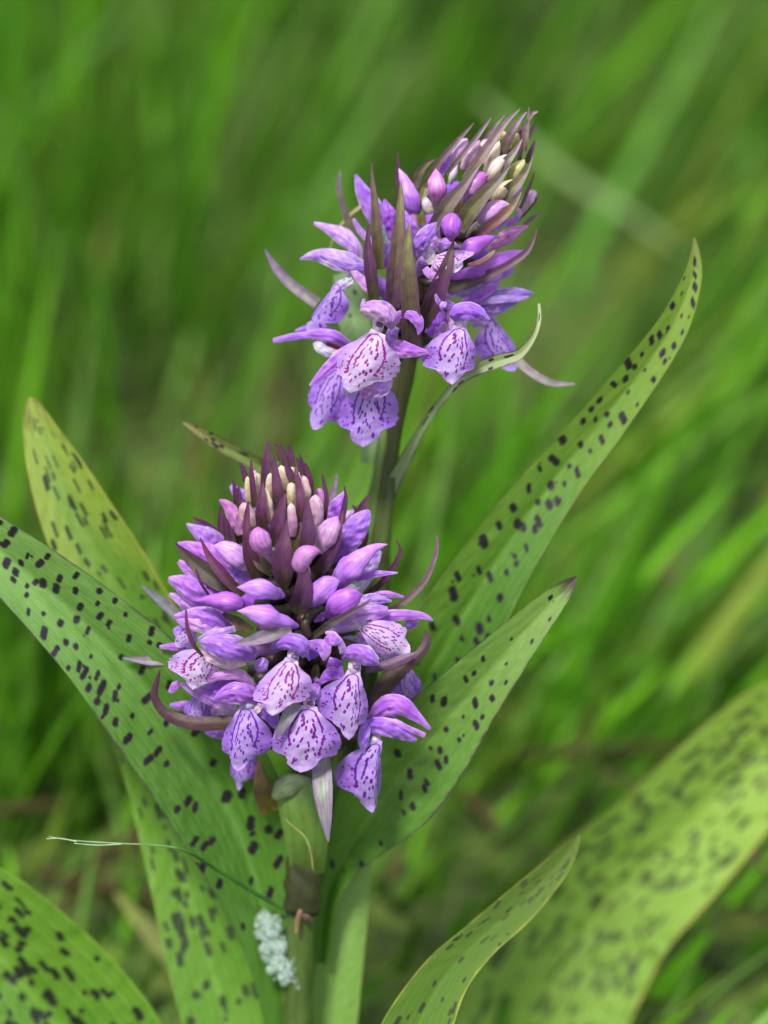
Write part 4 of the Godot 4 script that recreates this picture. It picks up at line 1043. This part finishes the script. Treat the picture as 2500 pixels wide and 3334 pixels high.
func other_leaves() -> void:
	fr(0, 0, 0.6636, 0)
	var a := leaf(self, "orchid_leaf", [330, 2560, -640, 170, 160, 2270, -560, 190, 20, 2090, -500, 170, -120, 1940, -450, 120, -240, 1840, -420, 10], Color8(84, 132, 34), Color8(100, 142, 44), Color8(130, 150, 60), 0.4, [210], 13.0, Vector2(0, 1), {"fold": 0.4, "tw": 256, "th": 768, "seed": 400.0, "pale": Color8(150, 184, 76), "lo": 0.15, "ink": Color8(28, 34, 26)})
	tag(a, "blurred green leaf with many black blotches cut off by the bottom left corner", "leaf", "spotted leaves of other orchids")
	var b := leaf(self, "orchid_leaf", [1080, 2520, -1500, 150, 1165, 2210, -1450, 178, 1290, 1985, -1400, 168, 1440, 1835, -1300, 146, 1590, 1680, -1200, 132, 1740, 1545, -1100, 110, 1880, 1430, -1000, 10], Color8(86, 132, 34), Color8(128, 160, 56), Color8(156, 130, 62), 0.9, [330], 10.0, Vector2(0, 1), {"fold": 0.42, "tw": 256, "th": 768, "seed": 430.0, "pale": Color8(160, 190, 86), "fade": 0.48, "rough": 0.6})
	tag(b, "broad pale blurred leaf with faint grey spots, rising along the lower right edge", "leaf", "spotted leaves of other orchids")
	var c := leaf(self, "orchid_leaf", [800, 2520, 20, 84, 868, 2320, 0, 84, 905, 2215, -20, 72, 962, 2110, -50, 54, 1032, 2035, -90, 42, 1115, 1962, -140, 40, 1195, 1882, -190, 28, 1236, 1828, -220, 14, 1250, 1803, -230, 3], Color8(76, 116, 30), Color8(72, 98, 28), Color8(170, 162, 76), 0.9, [70], 7.0, Vector2(1, 0.2), {"fold": 0.22, "cup": -0.15, "tw": 160, "th": 640, "seed": 460.0, "pale": Color8(130, 160, 62), "fade": 0.35, "back": 0.7, "rough": 0.8})
	tag(c, "narrow folded green leaf with a yellow rim in front of the broad pale leaf", "leaf", "spotted leaves of other orchids")

func small_things() -> void:
	# a thread of grass across the big spotted leaf
	fr(0, 0, 0.6636, 0)
	var g := blade(self, "grass_blade", [612, 1965, -260, 5, 560, 1935, -220, 4.5, 470, 1880, -100, 4, 400, 1838, 60, 3, 330, 1826, 80, 2.2, 250, 1822, 90, 1.6, 150, 1815, 95, 1.0, 105, 1807, 95, 0.6], M.plain, [Color8(44, 92, 26), Color8(72, 122, 48), Color8(176, 196, 150)], {"rows": 40, "cols": 4})
	tag(g, "thin dark green grass blade with a frayed white tip crossing the big spotted leaf", "grass blade")
	for p in [[165, 1818, 96, 1.0, 130, 1811, 98, 0.8, 100, 1812, 100, 0.5], [262, 1823, 92, 1.0, 215, 1826, 96, 0.8, 160, 1822, 98, 0.5]]:
		blade(g, "frayed_tip", p, M.plain, [Color8(170, 190, 150), Color8(190, 204, 176), Color8(206, 214, 196)], {"rows": 8, "cols": 2})
	# froth on the stem
	var rr := RandomNumberGenerator.new()
	rr.seed = 77
	var ball := SphereMesh.new()
	ball.radius = 1.0; ball.height = 2.0; ball.radial_segments = 12; ball.rings = 7
	var st := SurfaceTool.new()
	st.begin(Mesh.PRIMITIVE_TRIANGLES)
	var at := VV(pt(598, 2050, -290))
	for i in 90:   # the dense middle
		var t := rr.randf()
		var wide_here := 16.0 * sin(PI * clampf(t, 0.12, 0.88))
		var q := VV(pt(lerpf(574, 620, t) + rr.randfn(0, wide_here), lerpf(1990, 2118, t) + rr.randfn(0, 6), -296 + rr.randf_range(-12, 14))) - at
		st.append_from(ball, 0, Transform3D(Basis().scaled(Vector3.ONE * rr.randf_range(9, 24) * S), q))
	var core := st.commit()
	st = SurfaceTool.new()
	st.begin(Mesh.PRIMITIVE_TRIANGLES)
	for i in 200:
		var t := rr.randf()
		var q := VV(pt(lerpf(568, 626, t) + rr.randfn(0, 13), lerpf(1980, 2124, t) + rr.randfn(0, 8), -278 + rr.randf_range(-14, 22))) - at
		st.append_from(ball, 0, Transform3D(Basis().scaled(Vector3.ONE * rr.randf_range(4, 12) * S), q))
	var film := StandardMaterial3D.new()
	film.albedo_color = Color(0.9, 1.0, 0.97, 0.08)
	film.transparency = BaseMaterial3D.TRANSPARENCY_ALPHA
	film.roughness = 0.06
	var foam := MeshInstance3D.new()
	foam.mesh = core
	var fm := StandardMaterial3D.new()
	fm.albedo_color = Color8(150, 172, 164)
	fm.roughness = 0.4
	fm.backlight_enabled = true
	fm.backlight = Color(0.9, 0.95, 0.9)
	foam.material_override = fm
	foam.name = "insect_froth"
	add_child(foam, true)
	foam.position = at
	var bubbles := MeshInstance3D.new()
	bubbles.mesh = st.commit()
	bubbles.material_override = film
	bubbles.name = "bubbles"
	bubbles.set_meta("kind", "stuff")
	foam.add_child(bubbles, true)
	tag(foam, "blob of white insect froth clinging to the left of the front stem near the ground", "froth")
	# withered scraps on the stem
	var w := thing("withered_scrap", "torn dry brown scrap of leaf stuck across the front stem", "dry leaf", VV(pt(655, 1975, -200)))
	var tan := [Color8(120, 98, 70), Color8(104, 84, 58), Color8(150, 128, 98)]
	blade(w, "shred", [650, 1965, -200, 5, 642, 1990, -195, 5, 640, 2015, -195, 2], M.plain, tan)
	blade(w, "shred", [650, 1976, -202, 3, 664, 1984, -200, 9, 676, 1990, -205, 3], M.plain, [Color8(74, 56, 40), Color8(66, 48, 36), Color8(90, 70, 50)])
	var s := blade(self, "withered_thread", [676, 1880, -60, 1.6, 672, 1845, -40, 2, 660, 1810, -30, 1.6, 636, 1788, -25, 1.3, 616, 1770, -25, 1], M.plain, [Color8(140, 128, 76), Color8(150, 140, 84), Color8(136, 140, 76)], {"rows": 20, "cols": 3})
	tag(s, "thin curled straw coloured thread lying on the green sheath of the front stem", "dry leaf")

func blade_mesh(bend: float, segs: int, twist: float) -> ArrayMesh:
	# a grass blade one unit tall and one unit wide, bending forwards
	var pos := PackedVector3Array()
	var nrm := PackedVector3Array()
	var idx := PackedInt32Array()
	var col := PackedColorArray()
	for i in segs + 1:
		var t := float(i) / segs
		var a := bend * t
		var c := Vector3(0, sin(a) / bend, (1.0 - cos(a)) / bend)
		var w := 0.5 * (1.0 - pow(t, 2.5)) + 0.02
		var side := Vector3(cos(twist * t), 0, sin(twist * t))
		for u in [-1.0, 0.0, 1.0]:
			pos.append(c + side * (w * u) * Vector3(1, 1, 1) + Vector3(0, -sin(a), -0.0) * 0.0)
			nrm.append(Vector3(u * 0.5, -sin(a), -cos(a)).normalized())
			var g := 0.86 + 0.14 * absf(u)
			col.append(Color(g, g, g))
	for i in segs:
		for k in 2:
			var q := i * 3 + k
			idx.append_array([q, q + 1, q + 3, q + 1, q + 4, q + 3])
	var arr := []
	arr.resize(Mesh.ARRAY_MAX)
	arr[Mesh.ARRAY_VERTEX] = pos
	arr[Mesh.ARRAY_NORMAL] = nrm
	arr[Mesh.ARRAY_COLOR] = col
	arr[Mesh.ARRAY_INDEX] = idx
	var me := ArrayMesh.new()
	me.add_surface_from_arrays(Mesh.PRIMITIVE_TRIANGLES, arr)
	return me

func meadow() -> void:
	var ground := MeshInstance3D.new()
	var pm := PlaneMesh.new()
	pm.size = Vector2(400, 400)
	ground.mesh = pm
	ground.name = "ground"
	var gm := StandardMaterial3D.new()
	var nt := NoiseTexture2D.new()
	var nz := FastNoiseLite.new()
	nz.seed = 21; nz.frequency = 0.02; nz.fractal_octaves = 4
	nt.noise = nz; nt.width = 512; nt.height = 512; nt.seamless = true
	var gr := Gradient.new()
	gr.set_color(0, Color8(36, 46, 14))
	gr.set_color(1, Color8(100, 112, 42))
	gr.add_point(0.5, Color8(62, 84, 24))
	nt.color_ramp = gr
	gm.albedo_texture = nt
	gm.uv1_triplanar = true; gm.uv1_world_triplanar = true
	gm.uv1_scale = Vector3(5, 5, 5)
	gm.roughness = 0.95
	ground.material_override = gm
	add_child(ground)
	tag(ground, "brown soil and litter under the meadow grass", "ground", "", "structure")
	var gmat := std(0.55, 0.9)
	var rr := RandomNumberGenerator.new()
	rr.seed = 4242
	var clump := FastNoiseLite.new()
	clump.seed = 9; clump.frequency = 4.2; clump.fractal_octaves = 3
	var meshes := [blade_mesh(0.3, 7, 0.0), blade_mesh(0.5, 8, 0.0), blade_mesh(1.0, 9, 0.0), blade_mesh(0.15, 6, 0.0)]
	var field := thing("grass", "blurred green meadow grass filling the background", "grass", Vector3(0, 0, -0.6), "")
	field.set_meta("kind", "stuff")
	for v in 4:
		var where := []
		var tint := []
		var tries := 0
		while where.size() < GRASS / 4 and tries < GRASS * 4:
			tries += 1
			var z := -0.10 - 1.7 * pow(rr.randf(), 1.35)
			var low := rr.randf() < 0.3   # short undergrowth round the plants' feet
			if low: z = rr.randf_range(-0.20, -0.015)
			var x := rr.randf_range(-0.8, 0.8)
			var n := clump.get_noise_2d(x + 3.7, z)
			if rr.randf() > smoothstep(-0.42, 0.12, n) and not low: continue
			var tall := rr.randf_range(0.12, 0.34) * (0.85 + 0.4 * n)
			tall *= smoothstep(-0.02, -0.6, z) * 0.75 + 0.25
			if low: tall = rr.randf_range(0.012, 0.03) + 0.25 * maxf(0.0, -0.05 - z) * rr.randf()
			var wide := rr.randf_range(0.0024, 0.0060)
			if rr.randf() < 0.25: wide = rr.randf_range(0.006, 0.0095)
			if low: wide *= 0.6
			var yaw := rr.randf() * TAU
			var lean := Vector3(rr.randfn(0.10 + 0.95 * smoothstep(-0.12, 0.16, x), 0.24), 1, rr.randfn(-0.12, 0.22)).normalized()
			var b := Basis(Vector3.UP, yaw)
			b = Basis(Quaternion(Vector3.UP, lean)) * b
			b = b * Basis.from_scale(Vector3(wide, tall, tall))
			where.append(Transform3D(b, Vector3(x, -0.002, z + 0.6)))
			var k := rr.randf()
			var c: Color = Color(0.070, 0.240, 0.007).lerp(Color(0.150, 0.37, 0.016), rr.randf())
			if k < 0.22: c = Color(0.080, 0.20, 0.012)
			elif k < 0.40: c = Color(0.16, 0.30, 0.06)
			elif k < 0.45: c = Color(0.22, 0.31, 0.04)
			elif k < 0.462 and z > -0.5: c = Color(0.30, 0.22, 0.09)
			if z < -0.7 and clump.get_noise_2d(x * 1.6 + 20.0, z * 0.3) > 0.02: c = Color(0.022, 0.075, 0.008)   # far blades darkened in patches: shaded gaps painted into their colour
			if low: c *= 1.3
			tint.append(c * (1.45 + 0.9 * n) * rr.randf_range(0.6, 1.4))  # clump factor paints the shade between clumps into the blade colour
		var mm := MultiMesh.new()
		mm.transform_format = MultiMesh.TRANSFORM_3D
		mm.use_colors = true
		mm.mesh = meshes[v]
		mm.instance_count = where.size()
		for i in where.size():
			mm.set_instance_transform(i, where[i])
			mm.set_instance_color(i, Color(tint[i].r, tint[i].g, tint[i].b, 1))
		var mi := MultiMeshInstance3D.new()
		mi.multimesh = mm
		mi.material_override = gmat
		mi.name = "blades"
		mi.set_meta("kind", "stuff")
		field.add_child(mi, true)
	# dead straws lying low between the blades
	var mm2 := MultiMesh.new()
	mm2.transform_format = MultiMesh.TRANSFORM_3D
	mm2.use_colors = true
	mm2.mesh = meshes[0]
	mm2.instance_count = 500
	for i in 500:
		var z := -0.05 - 0.45 * pow(rr.randf(), 1.3)
		var lean := Vector3(rr.randfn(0, 1), rr.randf_range(0.02, 0.5), rr.randfn(0, 1)).normalized()
		var b := Basis(Quaternion(Vector3.UP, lean)) * Basis(Vector3.UP, rr.randf() * TAU) * Basis.from_scale(Vector3(rr.randf_range(0.001, 0.0035), rr.randf_range(0.03, 0.10), 0.08))
		mm2.set_instance_transform(i, Transform3D(b, Vector3(rr.randf_range(-0.6, 0.6), 0.004, z + 0.6)))
		var c: Color = Color(0.30, 0.22, 0.10).lerp(Color(0.14, 0.09, 0.035), rr.randf())
		mm2.set_instance_color(i, c)
	var straw := MultiMeshInstance3D.new()
	straw.multimesh = mm2
	straw.material_override = gmat
	straw.name = "dead_grass"
	add_child(straw, true)
	straw.position = Vector3(0, 0, -0.6)
	tag(straw, "dry brown straws and dead blades lying on the soil between the grass", "dead grass", "", "stuff")

func loose_blades() -> void:
	# single blades that can still be told apart in the blur
	fr(0, 0, 0.6636, 0)
	var pale := [Color8(104, 146, 74), Color8(118, 158, 86), Color8(112, 150, 78)]
	var green := [Color8(84, 146, 34), Color8(104, 166, 44), Color8(112, 166, 52)]
	var yellow := [Color8(118, 158, 40), Color8(140, 174, 54), Color8(148, 176, 70)]
	var tan := [Color8(150, 118, 66), Color8(168, 136, 80), Color8(160, 130, 74)]
	var rows := [
		[[1040, 210, -8200, 7, 1200, 360, -8000, 9.1, 1340, 450, -7800, 9.1, 1500, 560, -7600, 3.5], pale, "pale blurred grass blade slanting down to the right of the upper spike's tip"],
		[[900, 1700, -3600, 15.47, 1050, 1690, -3500, 17.85, 1200, 1680, -3500, 17.85, 1330, 1670, -3500, 7.14], pale, "pale blurred grass blade lying level to the right of the lower spike's foot"],
		[[1090, 2040, -3700, 14.28, 1060, 1900, -3600, 15.47, 1030, 1760, -3500, 13.09, 1015, 1690, -3500, 4.76], pale, "short pale blurred blade hanging down from the level blade on the right"],
		[[-60, 330, -8500, 8.4, 60, 230, -8500, 10.5, 160, 140, -8400, 9.1, 260, 40, -8300, 3.5], pale, "pale blurred blade slanting up in the top left corner"],
		[[950, 1860, -6000, 10.5, 1200, 1560, -6000, 14, 1450, 1290, -6000, 12.6, 1700, 1040, -6000, 7], yellow, "wide yellow green blurred blade slanting up across the right middle"],
		[[1000, 1560, -7200, 10.5, 1250, 1250, -7200, 12.6, 1480, 980, -7200, 11.2, 1720, 700, -7200, 4.2], green, "bright green blurred blade rising behind the long spotted leaf to the right edge"],
		[[1250, 1500, -5200, 9.8, 1420, 1380, -5200, 11.9, 1600, 1220, -5200, 10.5, 1720, 1120, -5200, 4.2], green, "green blurred blade above the broad pale leaf on the right"],
		[[300, 1050, -7800, 9.8, 480, 720, -7800, 11.9, 700, 400, -7800, 11.2, 880, 130, -7800, 4.2], green, "long green blurred blade slanting up to the left of the upper spike"],
		[[330, 1100, -8800, 12.6, 325, 700, -8800, 15.4, 340, 350, -8800, 14, 330, -60, -8800, 4.9], green, "broad upright green blurred blade in the upper left"],
		[[120, 1150, -7000, 9.1, 190, 820, -7000, 12.6, 220, 520, -7000, 10.5, 290, 260, -7000, 3.5], yellow, "yellow green blurred blade standing behind the yellow tipped leaf"],
		[[1180, 900, -8800, 10.5, 1260, 560, -8800, 14, 1420, 260, -8800, 11.9, 1560, -20, -8800, 4.2], green, "green blurred blade leaning right in the upper right"],
		[[-40, 1650, -4200, 20.23, 60, 1560, -4200, 26.18, 160, 1400, -4200, 20.23, 220, 1220, -4200, 5.95], yellow, "bright yellow green blurred blade at the left edge below the big spotted leaf"],
		[[-60, 2010, -3400, 21.42, 120, 1850, -3400, 26.18, 250, 1800, -3400, 23.8, 340, 1680, -3400, 7.14], green, "blurred green blade behind the thin grass thread at lower left"],
		[[560, 2300, -1700, 23.8, 440, 2140, -1700, 26.18, 330, 2020, -1700, 21.42, 250, 1930, -1700, 5.95], [Color8(120, 134, 70), Color8(140, 148, 84), Color8(150, 146, 86)], "dull pale blade between the two spotted leaves at the lower left"],
		[[180, 2010, -2600, 9.52, 260, 1960, -2600, 17.85, 340, 1930, -2600, 15.47, 400, 1890, -2600, 4.76], tan, "tan dead leaf on the ground at lower left"],
		[[880, 1870, -4200, 15.47, 960, 1800, -4200, 21.42, 1060, 1770, -4200, 11.9], tan, "orange brown dead leaf blurred beside the front plant's right leaf"],
	]
	for row in rows:
		var m := std(0.55, 0.8)
		var o := blade(self, "dead_leaf" if row[1] == tan else "grass_blade", row[0], m, row[1], {"rows": 24, "cols": 6, "cup": 0.1, "fold": 0.2, "roll": 10.0, "roll2": -10.0})
		tag(o, row[2], "dead leaf" if row[1] == tan else "grass blade", "" if row[1] == tan else "blurred grass blades behind the orchids")

const GRASS := 12000

func _ready() -> void:
	var cam := Camera3D.new()
	cam.name = "camera"
	cam.position = EYE
	cam.rotation_degrees = Vector3(-PITCH, 0, 0)
	cam.near = 0.02
	cam.far = 600.0
	var lens := CameraAttributesPhysical.new()
	lens.frustum_focal_length = 54.13
	lens.frustum_focus_distance = D - 190.0 * S
	lens.frustum_near = 0.02
	lens.frustum_far = 600.0
	lens.exposure_aperture = 4.4
	cam.attributes = lens
	add_child(cam)
	cam.current = true
	var we := WorldEnvironment.new()
	we.name = "overcast_sky"
	var env := Environment.new()
	env.background_mode = Environment.BG_SKY
	var sky := Sky.new()
	var sm := ProceduralSkyMaterial.new()
	sm.sky_top_color = Color8(160, 163, 168)
	sm.sky_horizon_color = Color8(120, 124, 122)
	sm.sky_curve = 0.35
	sm.ground_bottom_color = Color8(40, 50, 26)
	sm.ground_horizon_color = Color8(80, 90, 66)
	sm.sun_angle_max = 1.0
	sky.sky_material = sm
	env.sky = sky
	env.tonemap_mode = Environment.TONE_MAPPER_LINEAR
	env.tonemap_exposure = 3.0
	env.sdfgi_enabled = true
	env.ssao_enabled = true
	env.ssil_enabled = true
	we.environment = env
	add_child(we)
	var sun := DirectionalLight3D.new()
	sun.name = "sun"
	sun.light_energy = 0.5
	sun.light_color = Color(1.0, 0.975, 0.94)
	sun.light_angular_distance = 11.0
	sun.rotation_degrees = Vector3(-62, -28, 0)
	sun.shadow_enabled = true
	add_child(sun)
	rng.seed = 12
	make_materials()
	meadow()
	front_orchid()
	rear_orchid()
	other_leaves()
	small_things()
	loose_blades()
